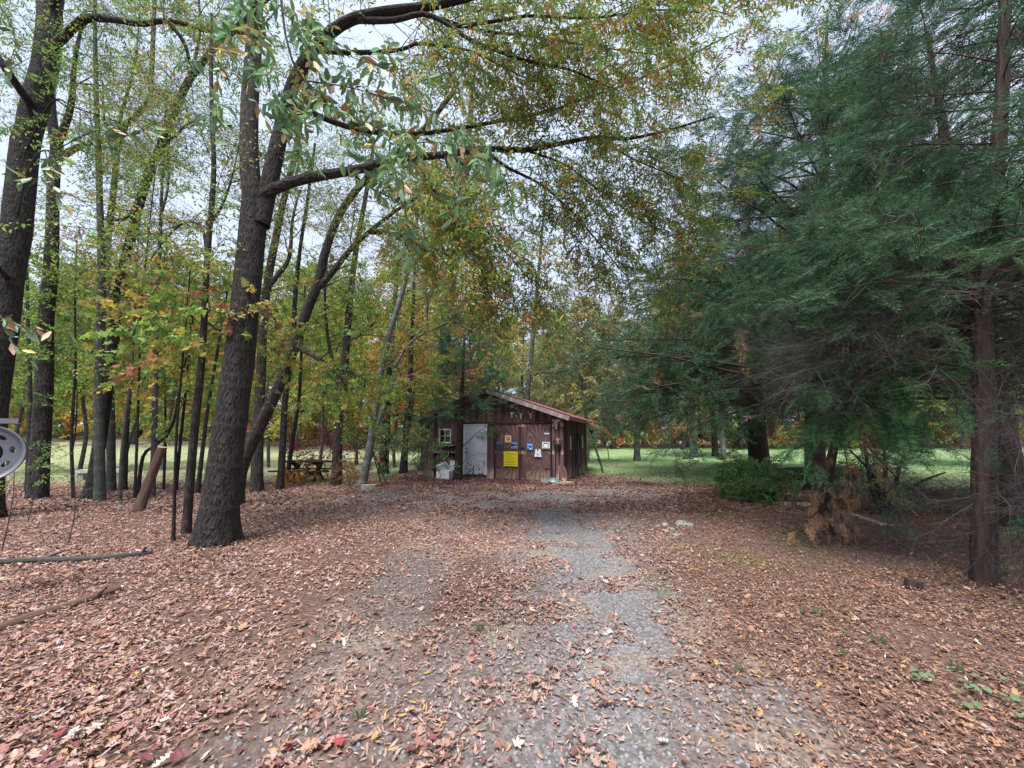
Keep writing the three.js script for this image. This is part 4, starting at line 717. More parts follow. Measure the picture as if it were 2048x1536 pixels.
// ---------- other things on the ground ----------
{
  const dark = std({ map: bt[0], bumpMap: woodH, bumpScale: 0.004, color: lin(0.16, 0.14, 0.135) });
  // picnic table
  const pt = thing('picnic_table', 'old dark wooden picnic table with crossed legs among the trees', 'table', V(-7.45, 0, -14.6), -0.06);
  for (let k = 0; k < 5; k++) part('top_plank', boxGeo(-0.95, 0.71, -0.38 + k * 0.155, 0.95, 0.755, -0.235 + k * 0.155), dark, pt);
  for (const s of [-1, 1]) for (const q of [0, 1]) part('bench_plank', boxGeo(-1.05, 0.40, s * 0.62 - 0.13 + q * 0.135, 1.05, 0.44, s * 0.62 - 0.005 + q * 0.135), dark, pt);
  for (const x of [-0.45, 0.38]) {
    for (const s of [-1, 1]) { const l = part('leg', boxGeo(-0.02, -0.46, -0.055, 0.02, 0.46, 0.055), dark, pt); l.position.set(x + 0.022 * s, 0.37, s * 0.0); l.rotation.x = s * 0.66; }
    part('seat_beam', boxGeo(x - 0.065, 0.31, -0.78, x - 0.045, 0.395, 0.78), dark, pt); part('top_beam', boxGeo(x - 0.065, 0.62, -0.36, x - 0.045, 0.705, 0.36), dark, pt);
    // the broad faces of the trestle towards the drive
    for (const s of [-1, 1]) { const l = part('brace', boxGeo(-0.028, 0, -0.02, 0.028, 0.48, 0.02), dark, pt); l.position.set(x + s * 0.03, 0.26, 0.43); l.rotation.z = -s * 0.55; }
  }
  // concrete bench
  const be = thing('concrete_bench', 'low pale concrete bench on the grass beyond the trunks', 'bench', V(-15.3, 0, -14.9), 0.12); part('seat', new THREE.BoxGeometry(1.5, 0.12, 0.42).translate(0, 0.36, 0), std({ map: smoothC, color: lin(0.9, 0.88, 0.84), bumpMap: smoothH, bumpScale: 0.006 }), be); for (const s of [-1, 1]) part('leg', boxGeo(s * 0.6 - 0.1, 0, -0.17, s * 0.6 + 0.1, 0.299, 0.17), M.concrete, be);
  // wheel rim on a post
  const wh = thing('wheel_rim_stand', 'grey steel wheel rim with oval holes held in a flat steel bracket', 'wheel', V(-5.22, 0, -3.9), 0.78), rimM = std({ color: lin(0.24, 0.25, 0.27), roughness: 0.5, metalness: 0.45, bumpMap: smoothH, bumpScale: 0.003 });
  { const cy = 1.44, out = new THREE.Shape(); out.absarc(0, 0, 0.245, 0, TAU); const hole = new THREE.Path(); hole.absarc(0, 0, 0.135, 0, TAU); out.holes.push(hole); for (let k = 0; k < 8; k++) { const a = k / 8 * TAU + 0.2, h = new THREE.Path(); h.absellipse(0.19 * Math.cos(a), 0.19 * Math.sin(a), 0.022, 0.04, 0, TAU, false, a); out.holes.push(h); }
    part('disc', new THREE.ExtrudeGeometry(out, { depth: 0.012, bevelEnabled: true, bevelSize: 0.004, bevelThickness: 0.004, bevelSegments: 2, curveSegments: 24 }).translate(0, cy, 0.02), rimM, wh);
    part('rim', new THREE.LatheGeometry([[0.245, -0.09], [0.275, -0.085], [0.262, -0.06], [0.252, 0.0], [0.255, 0.05], [0.282, 0.075], [0.286, 0.09], [0.27, 0.092], [0.247, 0.06], [0.243, 0.0], [0.245, -0.09]].map(([x, y]) => new THREE.Vector2(x, y)), 48).rotateX(Math.PI / 2).translate(0, cy, 0), rimM, wh);
    part('hub', new THREE.CylinderGeometry(0.06, 0.07, 0.1, 20).rotateX(Math.PI / 2).translate(0, cy, -0.03), M.iron, wh); part('bracket', new MB().box(-0.34, cy + 0.30, -0.10, 0.2, cy + 0.31, 0.10).box(-0.34, cy + 0.311, 0.08, 0.2, cy + 0.35, 0.10).geo(), rimM, wh);
    part('post', new MB().tube([V(-0.1, 0, -0.16), V(-0.1, cy + 0.3, -0.16)], [0.045, 0.045], 10, { cap: 1 }).geo(), M.iron, wh); part('axle', new THREE.CylinderGeometry(0.03, 0.03, 0.14, 12).rotateX(Math.PI / 2).translate(-0.06, cy, -0.1), M.iron, wh); part('arm', boxGeo(-0.145, cy + 0.26, -0.18, -0.055, cy + 0.299, 0.0), M.iron, wh); }
  // leaning cut log
  const lg = thing('cut_log_post', 'short sawn log leaning upright among thin trunks', 'log', V(-8.1, 0, -8.75)); part('bark', new MB().tube(curve([V(0, -0.05, 0), V(0.1, 0.6, -0.05), V(0.28, 1.38, -0.08)], 12), (t, a) => mix(0.105, 0.085, t) * (1 + 0.12 * (vnoise(t * 7, a * 2, 5) - 0.5)), 12).geo(), std({ map: stringC, bumpMap: stringH, bumpScale: 0.014, color: lin(0.30, 0.25, 0.24) }), lg);
  { const c = part('cut_face', new THREE.CylinderGeometry(0.083, 0.083, 0.012, 20), M.rawWood, lg); c.position.set(0.281, 1.385, -0.08); c.rotation.z = -0.2; }
  // pale block and two poles by the forked tree
  const bl = thing('pale_block', 'pale weathered wood block lying at the foot of the forked tree', 'block', V(-4.42, 0, -12.35), 0.1); part('block_body', boxGeo(-0.21, 0, -0.1, 0.21, 0.15, 0.1), M.concrete, bl); part('block_top', boxGeo(-0.205, 0.1505, -0.096, 0.205, 0.158, 0.096), M.rawWood, bl);
  for (const [x, l] of [[0, 'thin dark pole leaning on the forked tree, nearer its trunk'], [0.18, 'thin dark pole leaning on the forked tree, farther from its trunk']]) { const p = thing('leaning_pole', l, 'pole', V(-4.13 + x, 0, -12.8)); part('shaft', new MB().tube([V(0, -0.02, 0), V(-0.25 - x * 0.5, 0.7, -0.05), V(-0.5 - x, 1.36, -0.1)], [0.022, 0.02, 0.017], 7, { cap: 1 }).geo(), M.twig, p); part('tip', new MB().tube([V(-0.5 - x, 1.361, -0.1), V(-0.52 - x, 1.42, -0.105)], [0.016, 0.01], 7, { cap: 1 }).geo(), M.grey, p); }
  // fallen branches
  const stick = (label, pts, r0, r1, mat, subs) => { const o = thing('fallen_branch', label, 'branch', pts[0].clone()); const c = curve(pts, 16); part('stem', new MB().tube(c, (t, a) => mix(r0, r1, t) * (1 + 0.2 * (vnoise(t * 12, a, 8) - 0.5)), 8, { origin: pts[0], cap: 2 }).geo(), mat, o); for (const [t, dx, dy, dz] of subs) { const [p] = pointOn(c, t); part('side_twig', new MB().tube([p, p.clone().add(V(dx * 0.5, dy * 0.6, dz * 0.5)), p.clone().add(V(dx, dy, dz))], [r1 * 0.8, r1 * 0.6, r1 * 0.3], 6, { origin: pts[0] }).geo(), mat, o); } };
  const gp = (x, y, h) => onGround(x, y).add(V(0, h, 0));
  stick('long grey fallen branch lying in leaves before the big oak', [gp(-60, 1133, 0.04), gp(60, 1128, 0.05), gp(180, 1124, 0.045), gp(250, 1118, 0.05), gp(303, 1113, 0.06)], 0.035, 0.028, M.grey, [[0.95, 0.05, 0.08, 0.02], [0.4, 0.2, 0.1, -0.1]]);
  stick('split pale brown fallen branch half buried in leaves', [gp(-40, 1275, 0.01), gp(60, 1240, 0.02), gp(150, 1212, 0.022), gp(238, 1183, 0.035)], 0.05, 0.03, std({ map: stringC, bumpMap: stringH, bumpScale: 0.01, color: lin(0.36, 0.30, 0.265) }), [[0.8, 0.12, 0.09, 0.04]]);
  // pale stones by the drive
  const stone = (p, s, label, group, mat, flat = 0.7) => { const o = thing('rock', label, 'rock', V(p.x, hill(p.x, p.z), p.z), rr(0, 6, R), group), g = new THREE.IcosahedronGeometry(s, 3), q = g.attributes.position, sd = Math.floor(R() * 90); for (let i = 0; i < q.count; i++) { const x = q.getX(i), y = q.getY(i), z = q.getZ(i), k = 0.72 + 0.5 * fbm(x / s * 1.3 + 5, y / s * 1.3 + z / s + 9, 3, sd); q.setXYZ(i, x * k, y * k * flat + s * 0.3 * flat, z * k); } g.computeVertexNormals(); part('stone_body', g, mat, o); };
  const palS = std({ map: smoothC, bumpMap: smoothH, bumpScale: 0.008, color: lin(0.55, 0.55, 0.56) });
  for (const [x, y, s, l] of [[1362, 1050, 0.10, 'largest pale stone of the heap beside the drive'], [1380, 1052, 0.065, 'pale stone'], [1354, 1072, 0.05, ''], [1330, 1052, 0.06, ''], [1333, 1064, 0.05, ''], [1318, 1054, 0.045, ''], [1345, 1060, 0.045, '']]) stone(onGround(x, y), s, l && l !== 'pale stone' ? l : 'small pale stone lying in the heap beside the drive', l && l !== 'pale stone' ? undefined : 'pale stones beside the drive', palS);
  stone(onGround(1480, 1000), 0.22, 'broad flat grey stone at the foot of the green bush', undefined, M.concrete, 0.35);
  stone(onGround(1325, 1145), 0.06, 'small dark mossy stone lying in leaves by the drive', undefined, std({ map: smoothC, color: lin(0.12, 0.11, 0.08) }));
  // timbers of the old bed, log
  const beam = (label, a, b, w, h, mat, tilt = 0) => { const d = b.clone().sub(a), o = thing('bed_timber', label, 'timber', V(a.x, hill(a.x, a.z), a.z), Math.atan2(-d.z, d.x)); const g = boxGeo(0, -0.02, -w / 2, d.length(), h, w / 2), m = part('beam', g, mat, o); part('end_grain', boxGeo(-0.012, 0, -w / 2 + 0.01, -0.001, h - 0.01, w / 2 - 0.01), M.rawWood, o); };
  const tim = std({ map: bt[1], bumpMap: woodH, bumpScale: 0.005, color: lin(0.9, 0.88, 0.82) });
  beam('grey timber edging the bed behind the green bush', onGround(1570, 990), onGround(1690, 1000), 0.16, 0.15, tim); beam('short timber lying low in the ivy of the bed', onGround(1560, 1012), onGround(1620, 1014), 0.12, 0.10, tim); beam('flat timber half sunk in leaves beside the stub of the dead cedar', onGround(1690, 1024), onGround(1775, 1052), 0.22, 0.035, tim); beam('dark timber behind the green bush', onGround(1478, 992), onGround(1555, 998), 0.14, 0.2, M.darkWood);
  const fl = thing('fallen_log', 'thick fallen log lying on the lawn behind the bush', 'log', V(10.6, 0, -14.9), 0.1); part('bark', new MB().tube(curve([V(-0.9, 0.24, 0), V(0, 0.27, 0.05), V(1.4, 0.25, 0), V(2.6, 0.22, -0.1)], 16), (t, a) => 0.24 * (1 + 0.12 * (vnoise(t * 8, a * 2, 4) - 0.5)), 14).geo(), M.oakPale, fl); part('cut_face', new THREE.CylinderGeometry(0.236, 0.236, 0.02, 22).rotateZ(Math.PI / 2).translate(-0.905, 0.24, 0), M.rawWood, fl);
  const hs = thing('bent_hose', 'thin dark hose arching out of the green bush', 'hose', onGround(1465, 992)); part('tube', new MB().tube(curve([V(-0.9, 0.01, 0.35), V(-0.4, 0.02, 0.25), V(-0.05, 0.06, 0.1), V(-0.12, 0.3, 0), V(0, 0.5, 0), V(0.1, 0.35, 0)], 22), Array(23).fill(0.013), 6).geo(), M.iron, hs); part('fitting', new MB().tube([V(-0.92, 0.012, 0.354), V(-0.97, 0.012, 0.362)], [0.018, 0.018], 7, { cap: 2 }).geo(), M.concrete, hs);
  const tub = thing('black_tub', 'low black plastic tub beside the green bush', 'tub', onGround(1537, 1003)); part('tub_body', new THREE.LatheGeometry([[0.001, 0.03], [0.16, 0.03], [0.19, 0.24], [0.215, 0.25], [0.215, 0.22], [0.18, 0], [0.001, 0]].map(([x, y]) => new THREE.Vector2(x, y)), 24), M.black, tub); part('soil', new THREE.CylinderGeometry(0.18, 0.18, 0.01, 20).translate(0, 0.2, 0), std({ color: lin(0.05, 0.04, 0.03) }), tub);
  // stump and marker post
  const stump = (p, r, h, label, mat) => { const o = thing('tree_stump', label, 'stump', p); part('stump_bark', new MB().tube([V(0, -0.03, 0), V(0, h * 0.4, 0), V(0.01, h, 0)], (t, a) => r * (1.25 - 0.25 * t) * (1 + 0.12 * Math.cos(4 * a)), 14).geo(), mat, o); part('stump_face', new THREE.CylinderGeometry(r * 0.96, r * 0.96, 0.012, 18).translate(0.01, h - 0.008, 0), M.darkWood, o); };
  stump(onGround(1828, 1178), 0.075, 0.09, 'small low stump in leaves next to the big cedar trunk', M.cedar); stump(onGround(1792, 1012), 0.16, 0.32, 'dark broken stump by the shrub stems', M.cedar);
  const mp = thing('marker_post', 'thin dark post with white cap on the far lawn', 'post', V(7.0, hill(7, -29), -29)); part('shaft', new MB().tube([V(0.1, 0, 0), V(0, 1.0, 0)], [0.03, 0.03], 7, { cap: 1 }).geo(), M.iron, mp); part('cap', new THREE.SphereGeometry(0.09, 12, 8).scale(1, 1.3, 1).translate(0, 1.08, 0), M.whitePaint, mp);
}

// ---------- the big oak over the drive ----------
const path = (a) => a.map(([x, y, d]) => at(x, y, d));
// leaves of a near twig, each a mesh of its own
const bigLeaf = [1, 2, 3].map((s) => { const b = new MB(false, false), r = rng(s * 13); leafInto(b, V(0, 0, 0), V(0, 1, 0), V(0, 0, 1), 1, 0.30, null, 'narrow', rr(0.05, 0.35, r)); const g = b.geo(false); return g; });
{ // a finer leaf blade: eight cross-sections, folded along the midrib
  for (let k = 0; k < 3; k++) {
    const b = new MB(false, false), r = rng(40 + k), c = rr(-0.25, 0.3, r), f = rr(0.15, 0.45, r), W = [0.01, 0.095, 0.15, 0.175, 0.17, 0.135, 0.075, 0.0], rows = [];
    W.forEach((w, i) => { const v = i / 7, z = c * v * v, e = 1 + 0.12 * Math.sin(i * 2.1 + k); rows.push([b.v(-w * e, v, z + f * w, 0, 0, 1), b.v(0, v, z, 0, 0, 1), b.v(w * e, v, z + f * w, 0, 0, 1)]); });
    for (let i = 0; i < 7; i++) for (const q of [0, 1]) { const [a, d] = [rows[i][q], rows[i][q + 1]], [e, h] = [rows[i + 1][q], rows[i + 1][q + 1]]; b.f(a, d, h); b.f(a, h, e); }
    const g = b.geo(false); g.computeVertexNormals(); bigLeaf[k] = g;
  }
}
const bigLeafMats = [[0.12, 0.21, 0.105, 6], [0.155, 0.255, 0.125, 5], [0.085, 0.155, 0.07, 3], [0.20, 0.25, 0.06, 1.6], [0.44, 0.36, 0.11, 1.7], [0.42, 0.24, 0.13, 1.2], [0.34, 0.20, 0.15, 0.8], [0.50, 0.33, 0.16, 0.8]].map(([r, g, b, w]) => [std({ color: lin(r * 1.35, g * 1.35, b * 1.35), roughness: 0.5, side: THREE.DoubleSide }), 0, 0, w]);
function nearTwig(tree, pts, n, r, size, rad = 0.006) {
  const c = curve(pts, 18), b = new MB(); b.tube(c, (t) => rad * (1 - 0.75 * t), 5, { origin: tree.base }); part('twig', b.geo(), M.twig, tree.o);
  for (let k = 0; k < n; k++) {
    const t = clamp(0.12 + 0.9 * (k + r()) / n), [p, tan] = pointOn(c, t), d = tan.clone().multiplyScalar(0.55).addScaledVector(rdir(r), 0.8).add(V(0.1, -0.42, 0)).normalize(), z = rdir(r).addScaledVector(UP, 0.9); z.sub(d.clone().multiplyScalar(z.dot(d))).normalize();
    const x = V().crossVectors(d, z), L = size * rr(0.6, 1.2, r), off = rdir(r).multiplyScalar(0.018);
    const m = part('leaf', bigLeaf[Math.floor(r() * 3)], pick(bigLeafMats, r)[0], tree.o), q = p.add(off).sub(tree.base);
    m.matrixAutoUpdate = true; m.quaternion.setFromRotationMatrix(new THREE.Matrix4().makeBasis(x, d, z)); m.position.copy(q); m.scale.setScalar(L);
    if (r() < 0.5) { const e = q.clone().sub(off); const bt2 = new MB(); bt2.tube([e, q], [0.0018, 0.0012], 3); part('stalk', bt2.geo(), M.twig, tree.o); }
  }
}
const oakBase = onGround(432, 1095);
const oak = new Tree('big_oak', 'largest dark furrowed oak beside the drive, its long limb spreading over it', oakBase, { seed: 11 });
{
  const t = oak, r = t.r, D = 6.0;
  t.trunk([oakBase.clone().add(V(0, -0.1, 0)), ...path([[436, 1040, D], [441, 1000, D], [453, 900, D], [468, 800, D], [481, 700, D], [491, 600, D], [501, 500, D], [508, 430, D], [512, 385, D]])], 0.225, 0.185, { n: 44, sides: 26, flare: 0.6, lobes: 6, rough: 0.05 });
  const lead = t.limb(path([[512, 450, D], [503, 380, D], [498, 300, D], [500, 200, D], [507, 100, D], [512, 0, D], [518, -160, 6.1], [525, -420, 6.3]]), 0.155, 0.08, { mat: M.oakPale, sides: 16, n: 26, name: 'stem' });
  const right = t.limb(path([[520, 450, D], [538, 370, D], [553, 300, D], [570, 225, D], [588, 165, 5.95], [625, 100, 5.9], [690, 45, 5.8], [780, 22, 5.75], [860, 12, 5.7], [960, -12, 5.6], [1080, -60, 5.5]]), 0.15, 0.045, { sides: 14, n: 34, name: 'stem' });
  const L = [
    [path([[520, 395, 5.95], [560, 372, 5.9], [620, 355, 5.95], [720, 338, 6.1], [800, 315, 6.2], [880, 311, 6.3], [970, 298, 6.4], [1050, 300, 6.5], [1190, 275, 6.6], [1250, 278, 6.7], [1330, 262, 6.8], [1430, 232, 7]]), 0.095, 0.016],
    [path([[965, 299, 6.4], [1015, 335, 6.4], [1080, 368, 6.5], [1140, 420, 6.6], [1185, 470, 6.7], [1225, 520, 6.8], [1260, 560, 6.9]]), 0.032, 0.008],
    [path([[890, 311, 6.3], [908, 365, 6.2], [940, 420, 6.2], [980, 470, 6.25], [1025, 520, 6.3], [1075, 575, 6.4]]), 0.032, 0.008],
    [path([[825, 313, 6.25], [868, 380, 6.1], [908, 430, 6.1], [940, 480, 6.1], [960, 530, 6.1], [975, 580, 6.1]]), 0.028, 0.007],
    [path([[700, 40, 5.8], [790, 40, 5.7], [847, 28, 5.7], [904, 54, 5.65], [936, 77, 5.6], [1045, 119, 5.6], [1140, 140, 5.7], [1230, 180, 5.8]]), 0.055, 0.012],
    [path([[904, 54, 5.65], [1005, 40, 5.5], [1057, 32, 5.4], [1186, 36, 5.4], [1300, 20, 5.5], [1400, 25, 5.6]]), 0.03, 0.009],
    [path([[625, 100, 5.9], [700, 105, 6.2], [803, 99, 6.4], [835, 87, 6.5], [888, 93, 6.6], [944, 103, 6.7], [1005, 133, 6.8], [1065, 161, 6.9], [1150, 170, 7]]), 0.05, 0.01],
    [path([[575, 205, 5.97], [700, 255, 6.6], [820, 268, 6.9], [956, 250, 7.1], [1021, 238, 7.2], [1106, 220, 7.3], [1166, 198, 7.4], [1250, 170, 7.5], [1380, 110, 7.7], [1480, 60, 8]]), 0.055, 0.012],
    [path([[1050, 300, 6.5], [1130, 330, 6.7], [1210, 390, 6.9], [1280, 440, 7.0], [1340, 470, 7.1]]), 0.022, 0.007],
    [path([[1190, 275, 6.6], [1270, 320, 6.9], [1340, 350, 7.1], [1400, 390, 7.3]]), 0.02, 0.007],
    [path([[960, -12, 5.6], [1100, -30, 5.6], [1230, -25, 5.8], [1350, 0, 6.0], [1460, 30, 6.3]]), 0.04, 0.01],
    [path([[847, 28, 5.7], [960, 60, 6.0], [1080, 75, 6.2], [1200, 95, 6.4], [1320, 110, 6.7]]), 0.03, 0.009],
    [path([[700, 341, 6.1], [735, 372, 6.5], [790, 400, 6.8], [850, 440, 7.0]]), 0.02, 0.007],
  ];
  const leafy = (rust) => (q, p) => (q() < rust ? 'near:oakRust' : 'near:oakMix');
  L.forEach(([pts, a, b], k) => {
    const c = t.limb(pts, a, b, { n: 30, sides: k ? 8 : 12 });
    const long = pts.length > 7;
    t.sprout(c, { n: long ? 19 : 12, t0: long ? 0.14 : 0.08, len: long ? 1.75 : 1.3, fade: 0.2, along: 0.75, out: 0.8, bias: V(0.2, -0.1, 0), bend: V(0.45, -0.6, 0), rad: 0.010, wob: 0.2, segs: 6, leaf: leafy(0.15), gap: 0.42, l0: 0.3, size: 1,
      sub: { n: 5, t0: 0.15, len: 0.62, along: 0.7, out: 0.8, bend: V(0.25, -0.5, 0), rad: 0.0045, wob: 0.2, segs: 4, sides: 3, leaf: leafy(0.15), gap: 0.34, l0: 0.2, mess: 0.8, fade: 0.3 } });
  });
  for (const [c, n] of [[right, 22], [lead, 14]]) t.sprout(c, { n, t0: 0.3, len: 1.5, fade: 0.1, along: 0.5, out: 0.9, bend: V(0.1, -0.4, 0.05), rad: 0.010, wob: 0.2, segs: 6, leaf: leafy(0.1), gap: 0.42, l0: 0.3, sub: { n: 5, t0: 0.15, len: 0.62, along: 0.7, out: 0.8, bend: V(0, -0.4, 0), rad: 0.0045, wob: 0.2, segs: 4, sides: 3, leaf: leafy(0.1), gap: 0.34 } });
  // bare hanging twiglets
  for (const [pts] of L.slice(1, 4)) { const c = curve(pts, 12); t.sprout(c, { n: 26, t0: 0.05, len: 1.2, along: 0.9, out: 0.5, bend: V(0.4, -0.9, 0), rad: 0.006, segs: 6, sides: 3, leaf: 'near:oakMix', gap: 0.5, l0: 0.6 }); }
  // the branch that reaches out towards the path, its leaves large
  t.limb(path([[505, 60, 6], [520, -120, 5], [540, -150, 3.9], [560, -20, 3.1], [575, 90, 2.85], [600, 160, 2.75]]), 0.03, 0.008, { n: 22, sides: 8 });
  const T = [[[[585, 120, 2.8], [640, 195, 2.6], [760, 258, 2.5], [880, 285, 2.4], [985, 300, 2.35]], 58], [[[600, 160, 2.75], [700, 175, 2.7], [800, 205, 2.6], [890, 240, 2.5]], 40], [[[560, 10, 3], [510, 80, 2.7], [500, 150, 2.5], [515, 215, 2.42], [545, 250, 2.4]], 34], [[[590, 60, 2.8], [625, 120, 2.7], [650, 190, 2.6], [640, 250, 2.6]], 30], [[[700, 228, 2.6], [755, 315, 2.5], [795, 365, 2.5], [812, 405, 2.5]], 26], [[[560, 20, 2.95], [610, 60, 2.8], [700, 100, 2.7], [790, 150, 2.65]], 34], [[[545, -40, 3], [470, 40, 2.9], [435, 130, 2.8], [440, 220, 2.8], [455, 285, 2.8]], 26], [[[640, 195, 2.6], [600, 230, 2.55], [560, 280, 2.5]], 14], [[[880, 285, 2.4], [930, 330, 2.35], [965, 350, 2.3]], 14]];
  for (const [p, n] of T) { nearTwig(t, path(p), n, r, 0.115); t.sprout(curve(path(p), 10), { n: Math.round(n / 7), t0: 0.1, len: 0.22, along: 0.6, out: 0.9, bend: V(0, -0.3, 0), rad: 0.003, sides: 3, segs: 3, leaf: (q) => q() < 0.16 ? 'nearBig:tan' : 'nearBig:blueGreen', gap: 0.3, fall: V(0.1, -0.3, 0) }); }
  t.finish(leafMap);
}
// ---------- the leaning oak at the edge of the wood ----------
const edgeBase = onGround(-45, 1042);
{
  const D = -edgeBase.z, t = new Tree('edge_oak', 'stout ridged oak behind the wheel rim, leaning toward the big oak', edgeBase, { seed: 23 });
  t.trunk([edgeBase.clone().add(V(0, -0.1, 0)), ...path([[-38, 980, D], [-26, 870, D], [-13, 760, D], [3, 650, D], [16, 556, D], [30, 480, D], [38, 400, D], [50, 300, D], [73, 200, D], [95, 100, D], [101, 0, D], [110, -150, D], [130, -400, D]])], 0.255, 0.18, { n: 46, sides: 24, flare: 0.5, rough: 0.07 });
  const c1 = t.limb(path([[110, 90, D], [140, 62, 7.2], [167, 38, 7.1], [233, 40, 7], [283, 48, 7], [333, 41, 7], [417, 62, 7], [497, 67, 7]]), 0.10, 0.03, { n: 22 });
  const c2 = t.limb(path([[333, 41, 7], [352, 62, 7], [370, 90, 7.05], [379, 120, 7.1], [386, 145, 7.2]]), 0.045, 0.03);
  const c3 = t.limb(path([[20, 560, D], [-20, 520, 7], [-80, 470, 6.8]]), 0.06, 0.03);
  const c4 = t.limb(path([[70, 220, D], [20, 150, 7], [-40, 60, 6.9], [-100, -40, 6.8]]), 0.09, 0.03);
  const c5 = t.limb(path([[48, 310, D], [110, 200, 6.9], [150, 215, 6.7], [240, 245, 6.6]]), 0.03, 0.008);
  const c6 = t.limb(path([[100, 20, D], [160, -60, 7], [260, -90, 6.8], [380, -60, 6.6]]), 0.08, 0.02);
  for (const c of [c1, c4, c5, c6]) t.sprout(c, { n: 10, len: 1.4, rad: 0.009, bend: V(0.1, -0.5, 0), leaf: 'near:green', gap: 0.42, l0: 0.5, sub: { n: 4, len: 0.6, rad: 0.004, sides: 3, segs: 4, leaf: (q) => q() < 0.08 ? 'near:oakRust' : q() < 0.5 ? 'tiny:lime' : 'near:green', gap: 0.36 } });
  t.limb(path([[35, 430, D], [60, 330, 5], [90, 300, 4], [130, 310, 3.6]]), 0.02, 0.006);
  t.limb(path([[0, 700, D], [-40, 640, 5.4], [-20, 620, 4]]), 0.02, 0.006);
  for (const [p, n] of [[[[130, 310, 3.6], [100, 340, 3.4], [60, 360, 3.3], [20, 350, 3.2]], 26], [[[90, 300, 3.9], [110, 380, 3.6], [140, 430, 3.5], [160, 460, 3.5]], 20], [[[-20, 620, 4], [30, 650, 3.6], [90, 660, 3.4], [150, 670, 3.4]], 28], [[[0, 630, 3.9], [30, 690, 3.6], [60, 720, 3.6]], 16], [[[110, 300, 3.7], [200, 260, 3.5], [270, 265, 3.4], [330, 240, 3.4], [385, 235, 3.4]], 30], [[[20, 40, 3.9], [30, 90, 3.7], [10, 150, 3.6]], 18]]) nearTwig(t, path(p), n, t.r, 0.12);
  t.limb(path([[-60, 60, 6.8], [-20, 0, 5], [20, 40, 3.9]]), 0.02, 0.006);
  t.finish(leafMap);
}
// ---------- trunks of the wood ----------
// pts: pixels of the trunk from the ground up; w: width of its foot in those pixels; d: how far
function wood(name, label, d, w, pts, opt = {}) {
  const b = at(pts[0][0], pts[0][1], d); b.y = hill(b.x, b.z);
  const t = new Tree(name, label, b, { seed: opt.seed ?? Math.round(pts[0][0] * 7 + d * 13), mat: opt.mat || M.oak, group: opt.group });
  const p = [b.clone().add(V(0, -0.08, 0)), ...pts.slice(1).map(([x, y]) => at(x, y, d))], n = p.length, last = p[n - 1], dir = last.clone().sub(p[n - 2]).normalize();
  if (opt.ext !== 0) for (const k of [0.5, 1]) p.push(last.clone().addScaledVector(dir.clone().addScaledVector(UP, 0.25 * k).normalize(), (opt.ext ?? 2.5) * k));
  const r0 = w / 2 / FOCAL * d / Math.hypot(1, b.x / d), r1 = r0 * (opt.taper ?? 0.35), c = t.trunk(p, r0, r1, { n: 30, sides: opt.sides ?? 12, flare: opt.flare ?? 0.28, rough: 0.07 });
  t.c = c; t.r0 = r0; t.d = d; t.limbs = [c];
  for (const f of opt.forks || []) t.limbs.push(t.limb(f.map(([x, y, dd]) => at(x, y, dd ?? d)), r0 * (opt.forkR ?? 0.55), r0 * 0.15, { n: 18 }));
  const P = opt.crown && { ...opt.crown }, high = EYE + 0.46 * d;
  if (P) { const f = P.leaf; P.leaf = (r, p) => { const k = typeof f === 'function' ? f(r, p) : f; return p.y > high + 0.8 * (r() - 0.5) && !k.startsWith('far') && !k.startsWith('bareFar') ? (r() < 0.15 ? 'bare' : r() < 0.6 ? 'tiny:lime' : 'tiny:olive') : k; }; }
  if (P) t.limbs.forEach((l, k) => t.sprout(l, { n: Math.round((P.n ?? 12) * (k ? 0.65 : 1.15)), t0: k ? 0.25 : P.t0 ?? 0.4, len: P.len ?? 1.8, along: 0.5, out: 0.9, lift: V(0, 0.25, 0), bend: P.bend || V(0, -0.2, 0), rad: P.rad ?? Math.max(0.012, r0 * 0.16), wob: 0.2, segs: 6, leaf: P.leaf, gap: P.gap2 ?? 0.6, l0: 0.5, size: P.size ?? 1,
    sub: { n: P.sub ?? 5, t0: 0.2, len: (P.len ?? 1.8) * 0.45, rad: 0.006, sides: 3, segs: 4, wob: 0.25, leaf: P.leaf, gap: P.gap ?? 0.5, size: P.size ?? 1, bend: V(0, -0.3, 0) } }));
  t.finish(leafMap); return t;
}
const either = (...a) => (r) => a[Math.floor(r() * a.length)];
const airy = (leaf, o = {}) => ({ leaf, n: 12, t0: 0.42, len: 2.0, sub: 4, gap: 0.62, ...o });
wood('ridged_tree', 'thick dark straight trunk with forked limb beside the wheel rim', 10.39, 46, [[75, 1000], [78, 930], [84, 850], [89, 760], [91, 650], [100, 556], [105, 450], [106, 400], [108, 340], [112, 300], [104, 240], [100, 150], [104, 50]], { flare: 0.14, forks: [[[112, 322], [130, 308], [167, 290], [215, 280], [267, 266]], [[110, 300], [140, 220], [150, 120], [170, 20]]], crown: airy(either('sparse:green', 'sparse:olive', 'sparse:lime'), { t0: 0.62, n: 14 }) });
wood('slim_tree', 'slim dark trunk close behind the thick ridged trunk', 11.6, 14, [[56, 985], [58, 900], [60, 800], [58, 700], [55, 600]], { crown: airy(either('sparse:green', 'mid:olive'), { t0: 0.6, n: 6 }) });
wood('grey_tree', 'upright grey trunk standing before the flared leaning one', 10.0, 25, [[200, 1005], [199, 900], [198, 760], [202, 640], [203, 556], [201, 450], [198, 350], [193, 200], [190, 60]], { mat: M.grey, flare: 0.1, taper: 0.3, crown: airy(either('sparse:olive', 'sparse:lime', 'bare'), { t0: 0.5, n: 9 }) });
